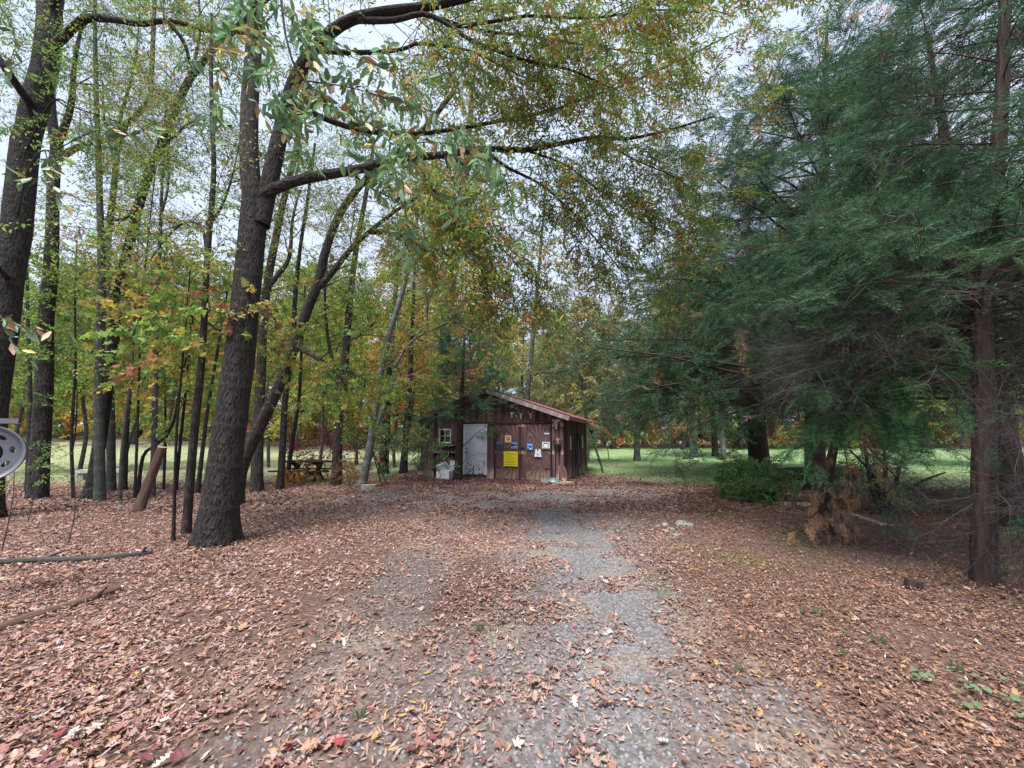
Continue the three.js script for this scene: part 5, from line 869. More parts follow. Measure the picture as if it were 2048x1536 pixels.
wood('leaning_tree', 'tall dark trunk with flared foot, bending toward the big oak', 10.4, 30, [[180, 1000], [192, 930], [206, 840], [217, 760], [226, 690], [233, 620], [244, 550], [268, 450], [281, 400], [304, 330], [322, 290], [345, 235], [375, 165], [400, 130], [440, 85], [490, 40], [540, -10]], { flare: 0.6, taper: 0.5, forks: [[[322, 290], [350, 272], [372, 250], [410, 235]], [[281, 400], [250, 437], [215, 440], [200, 432]], [[383, 150], [400, 60], [395, -40]]], forkR: 0.35, crown: airy(either('sparse:olive', 'sparse:lime', 'bare', 'sparse:yellow'), { t0: 0.5, n: 12, sub: 4, gap: 0.7 }) });
wood('forked_tree', 'tall pale grey tree forking high behind the leaning trunk', 11.9, 20, [[222, 988], [222, 900], [220, 760], [217, 600], [216, 480], [225, 400], [232, 330], [237, 285], [262, 235], [296, 212], [302, 160], [306, 80], [310, -20]], { mat: M.grey, flare: 0.2, taper: 0.5, forks: [[[237, 285], [240, 240], [262, 160], [275, 80], [280, 0]], [[232, 330], [210, 250], [205, 160]]], crown: airy(either('sparse:lime', 'bare', 'sparse:olive'), { t0: 0.5, n: 9, gap: 0.8 }) });
const thin = 'thin trunks of the wood edge';
wood('thin_tree', 'thin dark crooked pair stem between the thick trunk and the flared one', 10.39, 9, [[148, 1000], [144, 930], [143, 880], [147, 800], [151, 740], [150, 650]], { forks: [[[145, 900], [152, 850], [154, 780], [152, 720]]], crown: airy(either('mid:lime', 'mid:green'), { n: 7, t0: 0.55, len: 1.4 }) });
wood('thin_tree', 'thin pale stem close beside the upright grey trunk', 10.0, 9, [[240, 1005], [243, 920], [252, 830], [262, 760], [268, 650], [272, 560]], { mat: M.grey, crown: airy(either('star:lime', 'star:yellow'), { n: 6, t0: 0.5, len: 1.3 }) });
wood('thin_tree', 'thin dark stem rising behind the pale one next to the cut log', 12.1, 10, [[250, 985], [254, 870], [261, 780], [265, 700]], { crown: airy(either('mid:lime', 'mid:yellow'), { n: 7, t0: 0.5, len: 1.6 }) });
wood('thin_tree', 'very thin straight stem just behind the cut log', 10.3, 7, [[270, 1000], [274, 880], [278, 760], [282, 620], [296, 480]], { crown: airy(either('star:lime', 'star:yellow', 'star:rust'), { n: 6, t0: 0.5, len: 1.2 }) });
wood('thin_tree', 'straight grey stem touching the top of the cut log', 10.6, 14, [[303, 1000], [308, 900], [311, 760], [314, 640], [318, 520], [322, 430], [326, 330]], { mat: M.grey, forks: [[[322, 430], [335, 380], [338, 300], [345, 220]]], crown: airy(either('sparse:lime', 'star:lime', 'star:yellow'), { n: 8, t0: 0.5 }) });
wood('thin_tree', 'very thin stem behind the straight grey one', 12.2, 6, [[327, 985], [331, 880], [330, 780], [328, 650]], { crown: airy(either('mid:lime', 'mid:yellow'), { n: 6, len: 1.3 }) });
wood('bent_tree', 'small dark stem curving sideways behind the cut log', 11.2, 9, [[277, 990], [281, 940], [290, 905], [312, 890], [335, 868], [348, 840], [358, 790]], { crown: airy(either('star:yellow', 'star:lime'), { n: 6, len: 1.1 }) });
wood('thin_tree', 'thin dark sapling standing just before the brown stem by the big oak', 6.2, 8, [[347, 1087], [350, 960], [354, 850], [362, 760], [368, 690], [372, 640]], { ext: 0.9, crown: airy(either('star:lime', 'star:yellow', 'star:lime'), { n: 9, t0: 0.45, len: 1.1, gap: 0.4, sub: 4 }) });
wood('brown_tree', 'slender brown trunk standing close beside the big oak', 6.5, 20, [[371, 1079], [380, 960], [390, 850], [400, 760], [408, 650], [412, 560], [418, 470], [424, 400], [428, 330], [425, 260]], { mat: M.oakPale, taper: 0.4, forks: [[[420, 450], [445, 410], [465, 350], [480, 280]], [[414, 510], [400, 450], [370, 445], [330, 480], [300, 520]], [[408, 640], [440, 660], [465, 655]]], forkR: 0.4, crown: airy(either('star:lime', 'star:yellow', 'star:rust', 'sparse:olive', 'bare'), { n: 10, t0: 0.4, len: 1.5, gap: 0.5 }) });
wood('thin_tree', 'thin stem seen between the two slender trunks by the big oak', 12.0, 8, [[352, 978], [362, 870], [374, 760], [380, 680]], { crown: airy(either('mid:lime', 'mid:green'), { n: 7, len: 1.5 }) });
wood('thin_tree', 'dark stem curving up just behind the big oak', 11.3, 10, [[395, 990], [405, 900], [415, 820], [425, 760], [437, 690]], { crown: airy(either('mid:lime', 'mid:yellow'), { n: 7, len: 1.5 }) });
wood('slanting_tree', 'strongly slanting trunk crossing behind the big oak, forked above', 9.6, 30, [[472, 1003], [482, 935], [515, 862], [545, 800], [575, 730], [597, 668], [620, 605], [634, 575], [645, 525], [665, 460], [690, 410], [740, 350], [790, 310]], { flare: 0.2, taper: 0.4, mat: M.oakPale, forks: [[[632, 580], [662, 548], [700, 500], [740, 462], [800, 416], [850, 387], [905, 350]], [[740, 462], [800, 470], [850, 500], [880, 520]], [[590, 690], [640, 720], [690, 760], [720, 790]]], forkR: 0.6, crown: airy(either('star:lime', 'sparse:lime', 'star:yellow', 'sparse:green'), { n: 14, t0: 0.4, len: 1.6 }) });
wood('ridged_tree', 'pale ridged trunk right behind the big oak, splitting in a high crook', 11.8, 25, [[513, 986], [516, 860], [522, 750], [526, 650], [536, 560], [555, 460], [572, 380], [592, 300], [605, 200]], { mat: M.oakPale, forks: [[[536, 575], [556, 550], [577, 520], [585, 440], [600, 380]]], crown: airy(either('sparse:lime', 'sparse:yellow', 'star:yellow'), { n: 10, t0: 0.5 }) });
wood('slim_tree', 'dark slim trunk by the end of the picnic table', 12.33, 15, [[560, 981], [566, 880], [570, 800], [585, 700], [590, 600], [600, 500], [612, 420]], { crown: airy(either('mid:lime', 'sparse:green', 'star:yellow'), { n: 10, t0: 0.45 }) });
wood('slim_tree', 'grey brown slim trunk touching the picnic table end', 14.1, 10, [[573, 966], [585, 880], [598, 800], [603, 700]], { crown: airy(either('mid:lime', 'mid:olive'), { n: 8 }) });
wood('slim_tree', 'mottled trunk standing before the picnic table', 13.6, 21, [[673, 968], [676, 860], [685, 770], [692, 700], [700, 600], [712, 500], [730, 400]], { mat: M.oakPale, forks: [[[683, 790], [660, 700], [650, 600], [655, 520]], [[694, 690], [730, 660], [760, 640]]], crown: airy(either('mid:green', 'mid:lime', 'mid:olive'), { n: 10, t0: 0.4 }) });
wood('lichen_tree', 'pale lichened tree forking low, one arm bending over the shed', 12.56, 17, [[722, 979], [733, 930], [742, 880], [753, 800], [765, 730], [778, 670], [800, 600], [818, 530], [830, 460]], { mat: M.lichen, flare: 0.2, taper: 0.4, forks: [[[738, 905], [760, 835], [780, 770], [800, 715], [830, 677], [870, 657], [905, 640], [945, 622], [968, 617]], [[905, 640], [920, 612], [935, 595]], [[853, 663], [853, 610], [852, 555]], [[905, 641], [950, 665], [985, 690]], [[775, 780], [810, 755], [845, 745]]], forkR: 0.6, crown: airy(either('bare', 'mid:lime', 'barePale', 'mid:yellow'), { n: 8, t0: 0.5, len: 1.2, sub: 3, gap: 0.9 }) });
wood('dark_tree', 'dark trunk with red vine leaves behind the forked pale tree', 17.64, 20, [[766, 949], [770, 880], [775, 800], [782, 700], [790, 600]], { crown: airy(either('mid:orange', 'mid:yellow', 'mid:red'), { n: 12, t0: 0.25, len: 1.6, sub: 3 }) });
wood('dark_tree', 'dark double trunk near the shed with narrow gap of light', 17.64, 15, [[806, 949], [811, 880], [817, 800], [821, 730], [826, 620]], { forks: [[[812, 900], [822, 840], [830, 760]]], crown: airy(either('mid:yellow', 'mid:orange', 'mid:lime'), { n: 12, t0: 0.3, len: 1.8 }) });
wood('big_shed_tree', 'stout grey tree towering behind the shed end with a crooked arm', 19.4, 29, [[852, 944], [868, 850], [883, 755], [889, 700], [893, 640], [905, 560], [915, 450], [930, 340], [940, 240]], { mat: M.grey, forks: [[[886, 752], [905, 738], [930, 728], [960, 724]], [[893, 650], [870, 560], [860, 470]]], forkR: 0.45, crown: airy(either('far:olive', 'mid:olive', 'bareFar'), { n: 10, t0: 0.55, len: 3, size: 1.0, gap: 1.2, sub: 3 }) });
wood('slim_tree', 'slim grey tree behind the shed roof with long crooked branch', 22.5, 11, [[1052, 925], [1055, 790], [1062, 720], [1068, 650], [1076, 560], [1085, 450]], { mat: M.grey, forks: [[[1060, 757], [1075, 746], [1110, 745], [1140, 738], [1180, 728], [1215, 722]]], crown: airy(either('mid:olive', 'bare', 'mid:yellow'), { n: 10, t0: 0.5, len: 2.4, size: 1.4, gap: 0.9 }) });
// lit understorey trees
for (const [label, d, px, h, leaf] of [['orange leaved young tree growing beyond the dark double trunk', 21, 790, 7, either('mid:orange', 'mid:orange', 'mid:yellow')], ['yellow leaved young tree beside the orange one', 22.5, 845, 7.5, either('mid:yellow', 'mid:yellow', 'mid:orange')], ['lime leaved young tree beyond the picnic table', 20, 640, 8.5, either('mid:lime', 'mid:green', 'mid:yellow')], ['yellow green young tree beyond the slanting trunk', 21, 540, 8, either('mid:lime', 'mid:yellow')], ['bright green young tree beyond the bent dark stem', 19, 330, 8, either('mid:lime', 'mid:green')], ['bright lime young tree beyond the upright grey trunk', 18, 165, 9, either('mid:lime', 'mid:lime', 'mid:green')], ['golden young tree beyond the thin straight stems', 22, 250, 7, either('mid:yellow', 'mid:orange', 'mid:lime')], ['green young tree beyond the thick ridged trunk', 17, 20, 8, either('mid:green', 'mid:lime', 'mid:olive')], ['rust leaved young tree beyond the dark curving stem', 23, 425, 8, either('mid:orange', 'mid:rust', 'mid:yellow')], ['pale yellow young tree beyond the mottled trunk', 23, 715, 9, either('mid:yellow', 'mid:lime')]]) {
  const b = at(px, 900, d); const q = rng(px); b.y = hill(b.x, b.z);
  const t = new Tree('young_tree', label, b, { seed: px, mat: M.grey });
  const pts = [b.clone().add(V(0, -0.1, 0))]; for (let k = 1; k <= 5; k++) pts.push(b.clone().add(V(rr(-0.18, 0.18, q) * k, h * k / 5, rr(-0.15, 0.15, q) * k)));
  const c = t.trunk(pts, 0.085, 0.02, { flare: 0.2 });
  t.sprout(c, { n: 22, t0: 0.3, len: 2.4, along: 0.35, out: 1, lift: V(0, 0.35, 0), bend: V(0, -0.35, 0), rad: 0.02, fade: 0.65, segs: 6, leaf, gap: 0.55, l0: 0.35, size: 1.25, sub: { n: 4, len: 1.1, rad: 0.008, sides: 3, segs: 4, leaf, gap: 0.42, size: 1.25 } });
  t.finish(leafMap);
}
console.log('wood', copies);

// ---------- cedars ----------
// branches all round a trunk; reach(h) is how far they go; side(a) thins or lengthens by direction
function conifer(t, c, { h0, h1, n, reach, leaf, size = 1, sub = 7, gap = 0.32, droop = -0.35, lift = 0.15, bare = 0.25, rad = 0.02, side = () => 1, step = 0.9, dead = 'bare', deadSize = 1, low = 1 }) {
  const r = t.r;
  for (let k = 0; k < n; k++) {
    const h = mix(h0, h1, ((k + r()) / n) ** (low || 1)), a = k * 2.399963 + rr(-0.5, 0.5, r), q = side(a, h); if (q <= 0.02) continue;
    const u = clamp((h - h0) / (h1 - h0)); let p = c[0].clone(); for (let i = 0; i + 1 < c.length; i++) if (c[i].y <= h + t.base.y && c[i + 1].y > h + t.base.y) { p = c[i].clone().lerp(c[i + 1], (h + t.base.y - c[i].y) / (c[i + 1].y - c[i].y)); break; }
    const len = reach(h) * q * rr(0.7, 1.15, r), d = V(Math.cos(a), lift + 0.3 * u + rr(-0.15, 0.15, r), Math.sin(a)).normalize();
    const pts = sweep(p, d, len, 8, V(0, droop, 0), 0.11, r), R0 = rad * (0.5 + 0.5 * len / 4) * (1 - 0.5 * u);
    t.tw.tube(pts, pts.map((_, i) => R0 * (1 - 0.85 * i / 8)), 5, { origin: t.base });
    const m = Math.max(3, Math.round(sub * len / 2.2));
    for (let j = 0; j < m; j++) {
      const v = mix(0.1, 1, (j + r()) / m), [lp, lt] = pointOn(pts, v), out = rdir(r); out.y *= 0.6; const sd = lt.clone().multiplyScalar(0.7).addScaledVector(out, 0.8).normalize(), sl = step * rr(0.5, 1.1, r) * (0.6 + 0.4 * (1 - v));
      const sp = sweep(lp, sd, sl, 4, V(0, droop * 0.8, 0), 0.16, r);
      t.tw.tube(sp, [0.007, 0.006, 0.005, 0.0035, 0.002], 3, { origin: t.base });
      const inner = v < 0.35 || r() < bare, cnt = Math.max(2, Math.round(sl / gap));
      if (inner) { for (let i = 0; i < Math.ceil(cnt / 2); i++) { const [bp, bt3] = pointOn(sp, r()); t.add(dead, bp, bt3.clone().addScaledVector(rdir(r), 0.6), rr(0.7, 1.2, r) * deadSize); } if (v < 0.35) continue; }
      for (let i = 0; i < cnt; i++) { const [bp, bt3] = pointOn(sp, mix(0.15, 1, (i + r()) / cnt)); t.add(typeof leaf === 'function' ? leaf(r, bp) : leaf, bp, bt3.clone().multiplyScalar(0.7).addScaledVector(rdir(r), 0.85).add(V(0, 0.15, 0)), size * rr(0.75, 1.25, r)); }
    }
    t.add(typeof leaf === 'function' ? leaf(r, p) : leaf, pts[8], pts[8].clone().sub(pts[7]), size);
  }
}
function cedarTree(name, label, base, pts, r0, r1, opt, seed, mat = M.cedar) {
  const t = new Tree(name, label, base, { seed, mat, twMat: std({ map: stringC, color: lin(0.17, 0.145, 0.14) }) });
  const c = t.trunk([base.clone().add(V(0, -0.1, 0)), ...pts], r0, r1, { n: 36, sides: 16, flare: 0.3, lobes: 5, rough: 0.12 });
  for (const f of opt.limbs || []) { const l = t.limb(f.p, f.r, f.r * 0.3, { n: 18 }); if (f.s) t.sprout(l, f.s); }
  conifer(t, c, opt); if (opt.more) for (const m of opt.more) conifer(t, c, m);
  t.finish(leafMap); return t;
}
{ // the near one
  const b = onGround(1968, 1178), D = -b.z;
  const twiggy = { n: 16, t0: 0.12, len: 1.1, along: 0.6, out: 0.8, lift: V(0, 0.1, 0), bend: V(0, -0.2, 0), rad: 0.007, sides: 4, segs: 5, leaf: (r, p) => p.y > 2.9 + 0.8 * r() ? 'cedarNear' : 'bare', gap: 0.26, l0: 0.3, sub: { n: 4, len: 0.55, rad: 0.004, sides: 3, segs: 4, leaf: (r, p) => p.y > 2.8 + 0.8 * r() ? 'cedarNear' : r() < 0.12 ? 'cedarNear' : 'bare', gap: 0.17, bend: V(0, -0.25, 0) } };
  cedarTree('big_cedar', 'big red brown cedar trunk in leaf litter, forking into crooked limbs', b, path([[1969, 1100, D], [1970, 1000, D], [1968, 850, D], [1966, 700, D], [1962, 610, D], [1978, 500, D], [1990, 400, D], [1996, 300, D], [2004, 180, D], [2010, 0, D], [2020, -250, D]]), 0.105, 0.04, {
    h0: 3.0, h1: 8.8, n: 80, reach: (h) => 2.9 * (1 - 0.55 * (h - 3) / 6), leaf: 'cedarNear', size: 1.25, sub: 9, gap: 0.17, rad: 0.022, step: 0.75, bare: 0.2, deadSize: 0.8, side: (a) => (Math.sin(a) > 0.35 ? 0.85 : 1),
    limbs: [
      { p: path([[1960, 612, D], [1900, 585, 4.4], [1830, 548, 4.5], [1760, 520, 4.7], [1680, 500, 5]]), r: 0.05, s: twiggy }, { p: path([[1960, 605, D], [1925, 540, 4.5], [1895, 520, 4.7], [1850, 470, 5], [1800, 410, 5.2], [1760, 330, 5.4]]), r: 0.06, s: twiggy }, { p: path([[1972, 600, D], [2030, 545, 4.3], [2100, 490, 4.2]]), r: 0.05, s: twiggy },
      { p: path([[1965, 740, D], [1860, 720, 4.6], [1740, 700, 5], [1620, 690, 5.4]]), r: 0.025, s: twiggy }, { p: path([[1968, 760, D], [2040, 730, 4.3], [2120, 720, 4.2]]), r: 0.022, s: { ...twiggy, n: 12 } }, { p: path([[1962, 660, D], [1860, 640, 4.9], [1720, 610, 5.6], [1580, 600, 6.2], [1450, 620, 6.6]]), r: 0.035, s: { ...twiggy, n: 20 } }, { p: path([[1966, 690, D], [1880, 620, 5.2], [1800, 560, 5.8], [1690, 540, 6.4], [1560, 500, 7]]), r: 0.035, s: { ...twiggy, n: 20 } },
      { p: path([[1970, 850, D], [2030, 830, 4.2], [2090, 850, 4.1]]), r: 0.015, s: { ...twiggy, n: 8 } }, { p: path([[1968, 960, D], [2010, 950, 4.2], [2060, 960, 4.1]]), r: 0.012, s: { ...twiggy, n: 6, len: 0.6 } },
    ],
  }, 91);
}
{ // bright sprays of a young cedar in front of the dark boughs, and its browned low branch
  const b = onGround(1652, 1074), D = -b.z, t = new Tree('browning_cedar', 'small cedar with rust brown dead lower sprays and fresh green tips', b, { seed: 5, mat: M.cedar });
  const c = t.trunk([b.clone().add(V(0, -0.05, 0)), ...path([[1651, 1040, D], [1650, 1000, D], [1660, 930, D], [1680, 850, D], [1700, 780, 6.3], [1730, 720, 6]])], 0.10, 0.02, { n: 20, sides: 12, flare: 0.15 });
  const dead = (p, n) => { const l = t.limb(path(p), 0.012, 0.004, { n: 14, sides: 6 }); t.sprout(l, { n, t0: 0.1, len: 0.42, along: 0.8, out: 0.6, bend: V(0, -0.9, 0), rad: 0.004, sides: 3, segs: 4, leaf: 'cedarDead', gap: 0.19, l0: 0.05, size: 0.55, mess: 0.5, fall: V(0, -0.7, 0) }); };
  dead([[1650, 1010, D], [1640, 1020, 6.3], [1615, 1040, 6.1], [1600, 1060, 6]], 15); dead([[1652, 1000, D], [1670, 1005, 6.4], [1680, 1030, 6.3], [1688, 1065, 6.3]], 13); dead([[1655, 950, D], [1640, 980, 6.4], [1632, 1010, 6.3]], 10); dead([[1680, 860, D], [1695, 930, 6.3], [1700, 980, 6.2], [1712, 1000, 6.2]], 14); dead([[1700, 800, 6.3], [1750, 900, 6], [1770, 945, 5.9], [1780, 975, 5.9]], 14);
  const fresh = (p, n) => { const l = t.limb(path(p), 0.012, 0.003, { n: 14, sides: 6 }); t.sprout(l, { n, t0: 0.2, len: 0.5, along: 0.8, out: 0.7, bend: V(0, -0.15, 0), rad: 0.004, sides: 3, segs: 4, leaf: (r) => r() < 0.75 ? 'cedarBright' : 'cedarNear', gap: 0.11, l0: 0.15, size: 1.2, mess: 0.5 }); };
  fresh([[1730, 720, 6], [1790, 680, 5.2], [1830, 650, 4.7], [1860, 640, 4.5]], 14); fresh([[1720, 740, 6], [1760, 740, 5.4], [1820, 750, 5], [1900, 790, 4.6]], 16); fresh([[1715, 760, 6.2], [1700, 700, 5.6], [1690, 660, 5.3], [1720, 640, 5]], 12); fresh([[1700, 790, 6.3], [1740, 810, 5.6], [1790, 830, 5.2], [1830, 870, 5]], 14); fresh([[1690, 830, 6.3], [1660, 800, 5.8], [1640, 760, 5.5]], 12); fresh([[1700, 780, 6.3], [1640, 850, 6], [1620, 900, 5.8]], 12);
  t.finish(leafMap);
}
{
  const b1 = onGround(1632, 980), D1 = -b1.z;
  cedarTree('spreading_cedar', 'wide old cedar with bright red brown foot behind the bed', b1, path([[1630, 900, D1], [1628, 800, D1], [1634, 600, D1], [1648, 400, D1], [1650, 250, D1], [1652, 130, D1], [1655, 20, D1]]), 0.27, 0.03, { h0: 2.9, low: 1.35, h1: 14.2, n: 190, reach: (h) => 6.3 * Math.pow(1 - clamp((h - 2) / 12.9), 0.5) + 0.9, leaf: (r) => r() < 0.03 ? 'cedarDead' : 'cedar', size: 1.5, sub: 9, gap: 0.28, rad: 0.05, step: 1.2, bare: 0.28, deadSize: 1.3, droop: -0.32, side: (a, h) => (Math.sin(a) > 0.2 ? 0.85 : 1) * (Math.cos(a) < -0.3 ? 1.18 : 1) }, 17, M.cedarRed);
  const b2 = V(11.6, hill(11.6, -18.6), -18.6), D2 = 18.6;
  cedarTree('back_cedar', 'dark trunked cedar behind the green bush', b2, path([[1512, 850, D2], [1508, 700, D2], [1500, 560, D2], [1498, 470, D2], [1497, 400, D2]]), 0.42, 0.04, { h0: 3.1, h1: 12.8, low: 1.3, n: 110, reach: (h) => 6.6 * Math.pow(1 - clamp((h - 2) / 11.4), 0.7) + 0.3, leaf: 'cedar', size: 1.8, sub: 7, gap: 0.4, rad: 0.06, step: 1.4, bare: 0.25, deadSize: 1.6, droop: -0.3, side: (a) => (Math.cos(a) < -0.3 ? 1.2 : 1) }, 29);
  const b4 = V(9.2, 0, -7.4);
  cedarTree('side_cedar', 'cedar behind the big red brown trunk, boughs down to the shrub stems', b4, [V(9.2, 1.5, -7.4), V(9.15, 4, -7.4), V(9.2, 7, -7.5), V(9.2, 10.5, -7.5)], 0.24, 0.03, { h0: 2.3, h1: 10.4, n: 80, reach: (h) => 3.9 * Math.pow(1 - clamp((h - 1.8) / 9.4), 0.6) + 0.3, leaf: (r) => r() < 0.04 ? 'cedarDead' : 'cedar', size: 1.2, sub: 9, gap: 0.26, rad: 0.035, step: 0.95, bare: 0.35, deadSize: 1 }, 37);
  // the one before the shed
  const b6 = V(-2.02, 0, -15.05), P6 = [V(-2.02, 1, -15.05), V(-1.98, 2.2, -15.05), V(-1.94, 3.6, -15.05), V(-1.9, 4.8, -15.05), V(-1.88, 6.1, -15.05)];
  cedarTree('shed_cedar', 'young cedar growing against the shed front between window and white door', b6, P6, 0.16, 0.02, { h0: 2.35, h1: 6.1, n: 84, reach: (h) => 2.3 * Math.pow(1 - clamp((h - 2.3) / 4.2), 0.6) + 0.2, leaf: (r) => r() < 0.5 ? 'cedarBright' : 'cedar', size: 1.25, sub: 8, gap: 0.2, rad: 0.022, step: 0.6, bare: 0.3, deadSize: 0.8, droop: -0.25, side: (a) => Math.cos(a) > -0.2 ? 1 : 0.7,
    limbs: [{ p: [V(-2, 1.15, -15), V(-1.6, 1.5, -14.9), V(-1.2, 1.85, -14.85), V(-0.75, 2.1, -14.8)], r: 0.022, s: { n: 12, t0: 0.45, len: 0.5, rad: 0.005, sides: 3, leaf: 'cedarBright', gap: 0.16, size: 0.9 } }, { p: [V(-2, 0.35, -14.98), V(-1.75, 0.75, -14.8), V(-1.35, 0.98, -14.7), V(-0.95, 1.0, -14.7)], r: 0.012, s: { n: 14, t0: 0.1, len: 0.55, rad: 0.004, sides: 3, leaf: 'bare', gap: 0.3, size: 0.6 } }] }, 53);
}
console.log('cedars', copies);

// ---------- shrubs ----------
function bush(name, label, b, { n, h, spread, leaf, size = 1, gap = 0.16, rad = 0.008, seed = 3, bend = V(0, -0.5, 0), sub = 3, wide = 1 }) {
  const t = new Tree(name, label, b, { seed }); t.o.userData.category = 'shrub';
  for (let k = 0; k < n; k++) {
    const a = k * 2.4 + t.r(), e = rr(0.15, 1, t.r) * spread, d = V(Math.cos(a) * e * wide, 1, Math.sin(a) * e).normalize(), len = h * rr(0.7, 1.15, t.r), pts = sweep(b.clone().add(V(Math.cos(a) * 0.06, -0.02, Math.sin(a) * 0.06)), d, len, 7, bend.clone().add(V(Math.cos(a) * 0.4 * wide, 0, Math.sin(a) * 0.4)), 0.09, t.r), s = new MB();
    s.tube(pts, pts.map((_, i) => rad * (1 - 0.75 * i / 7)), 5, { origin: b }); part('stem', s.geo(), M.twig, t.o);
    t.sprout(pts, { n: sub + 2, t0: 0.2, len: len * 0.35, rad: rad * 0.5, sides: 3, segs: 4, leaf, gap, size, l0: 0.1, bend: V(0, -0.4, 0) });
  }
  t.finish(leafMap); return t;
}
PAL.bushGreen = [[0.10, 0.22, 0.06, 4], [0.13, 0.27, 0.075, 3], [0.2, 0.33, 0.1, 1]];
SP.bush = () => sprays('bush', (seed) => spray({ seed, len: 0.36, n: 26, L: 0.062, W: 0.024, pal: PAL.bushGreen, side: 4, twig: 0.003, hang: 0.4 }), 2);
bush('green_bush', 'dense dark green arching bush by the black tub', onGround(1500, 1002), { n: 22, h: 1.3, spread: 0.75, leaf: 'bush:x', size: 1.1, gap: 0.11, wide: 0.85, seed: 8 });
{ // its long low runner
  const b = onGround(1470, 985), t = new Tree('low_runner', 'long low leafy stem arching over the lawn edge from the green bush', b, { seed: 3 }); t.o.userData.category = 'shrub';
  const l = t.limb([b.clone().add(V(0, 0.3, 0)), b.clone().add(V(-0.5, 0.33, 0)), b.clone().add(V(-1.0, 0.36, 0)), b.clone().add(V(-1.5, 0.46, 0))], 0.008, 0.003, { n: 12, sides: 5 }); for (let k = 0; k < 14; k++) { const [p] = pointOn(l, 0.05 + k * 0.068); t.add('bush:x', p, V(-0.4, -0.5, 0), 0.42); } t.limb([b.clone(), b.clone().add(V(0, 0.3, 0))], 0.008, 0.007, { n: 4, sides: 5 }); t.finish(leafMap);
}
{ // dark twisted shrub stems
  const b = onGround(1770, 1030), t = new Tree('tangled_shrub', 'dark tangle of forked shrub stems under the cedar boughs', b, { seed: 14, mat: M.cedar }); t.o.userData.category = 'shrub';
  for (const p of [[[1768, 1030], [1745, 980], [1735, 930], [1728, 880], [1735, 820]], [[1775, 1028], [1790, 980], [1800, 930], [1830, 890], [1850, 840]], [[1772, 1028], [1770, 970], [1768, 900], [1760, 840]], [[1780, 1030], [1810, 985], [1850, 960], [1890, 945]], [[1765, 1030], [1758, 985], [1745, 950], [1700, 900]]]) { const l = t.limb([b.clone().add(V(0, -0.03, 0)), ...path(p.map(([x, y]) => [x, y, -b.z])).slice(1)], 0.055, 0.015, { n: 16 }); t.sprout(l, { n: 9, t0: 0.25, len: 0.9, rad: 0.008, sides: 4, leaf: 'bare', gap: 0.5, sub: { n: 3, len: 0.5, rad: 0.004, sides: 3, leaf: (r) => r() < 0.3 ? 'bush:x' : 'bare', gap: 0.25, size: 0.8 } }); }
  t.finish(leafMap);
}
bush('ivy_patch', 'low dark ivy growing along the bed timbers', onGround(1600, 1003), { n: 18, h: 0.55, spread: 3.2, leaf: 'bush:x', size: 0.8, gap: 0.12, seed: 31, bend: V(0, -1.6, 0), sub: 2, wide: 1.8 });
bush('rust_shrub', 'small rust leaved shrub before the picnic table', V(-7.35, 0, -13.7), { n: 7, h: 0.75, spread: 0.8, leaf: 'mid:orange', size: 0.5, gap: 0.2, seed: 12 });
bush('wine_shrub', 'wine red leaved shrub beyond the picnic table', V(-7.4, 0, -16.2), { n: 8, h: 2.2, spread: 0.5, leaf: 'mid:red', size: 0.8, gap: 0.35, seed: 15 });
bush('brown_shrub', 'small brown leaved shrub beside the mottled trunk', V(-5.4, 0, -13.4), { n: 7, h: 1.1, spread: 0.6, leaf: 'mid:rust', size: 0.5, gap: 0.22, seed: 19 });
bush('holly_bush', 'blue green leaved bush spreading before the shed window', V(-3.75, 0, -14.6), { n: 8, h: 2.9, spread: 0.42, leaf: 'near:blueGreen', size: 1.25, gap: 0.26, seed: 25, bend: V(0.15, -0.35, 0) });
// saplings with a few leaves
for (const [px, py, h, label, pal] of [[55, 1048, 1.5, 'leafy seedling on pale forked stems before the thick ridged trunk', 'near:green'], [136, 1090, 0.95, 'bare forked seedling standing in leaves', 'bare'], [4, 1100, 1.4, 'dark leafy seedling under the wheel rim', 'near:green'], [1712, 1120, 0.6, 'tiny bare seedling near the dead cedar sprays', 'bare']]) {
  const b = onGround(px, py), t = new Tree('seedling', label, b, { seed: px }); t.o.userData.category = 'seedling';
  const l = t.limb([b.clone().add(V(0, -0.02, 0)), b.clone().add(V(0.03, h * 0.5, 0)), b.clone().add(V(-0.02, h, 0.03))], 0.009, 0.003, { n: 10, sides: 6, mat: M.grey }); t.limb([b.clone().add(V(0.02, h * 0.3, 0)), b.clone().add(V(0.14, h * 0.55, 0)), b.clone().add(V(0.24, h * 0.7, 0))], 0.006, 0.002, { n: 8, sides: 5, mat: M.grey });
  t.sprout(l, { n: 6, t0: 0.45, len: h * 0.28, rad: 0.003, sides: 3, leaf: pal, gap: 0.3, size: pal === 'bare' ? 0.3 : 0.55 }); t.finish(leafMap);
}
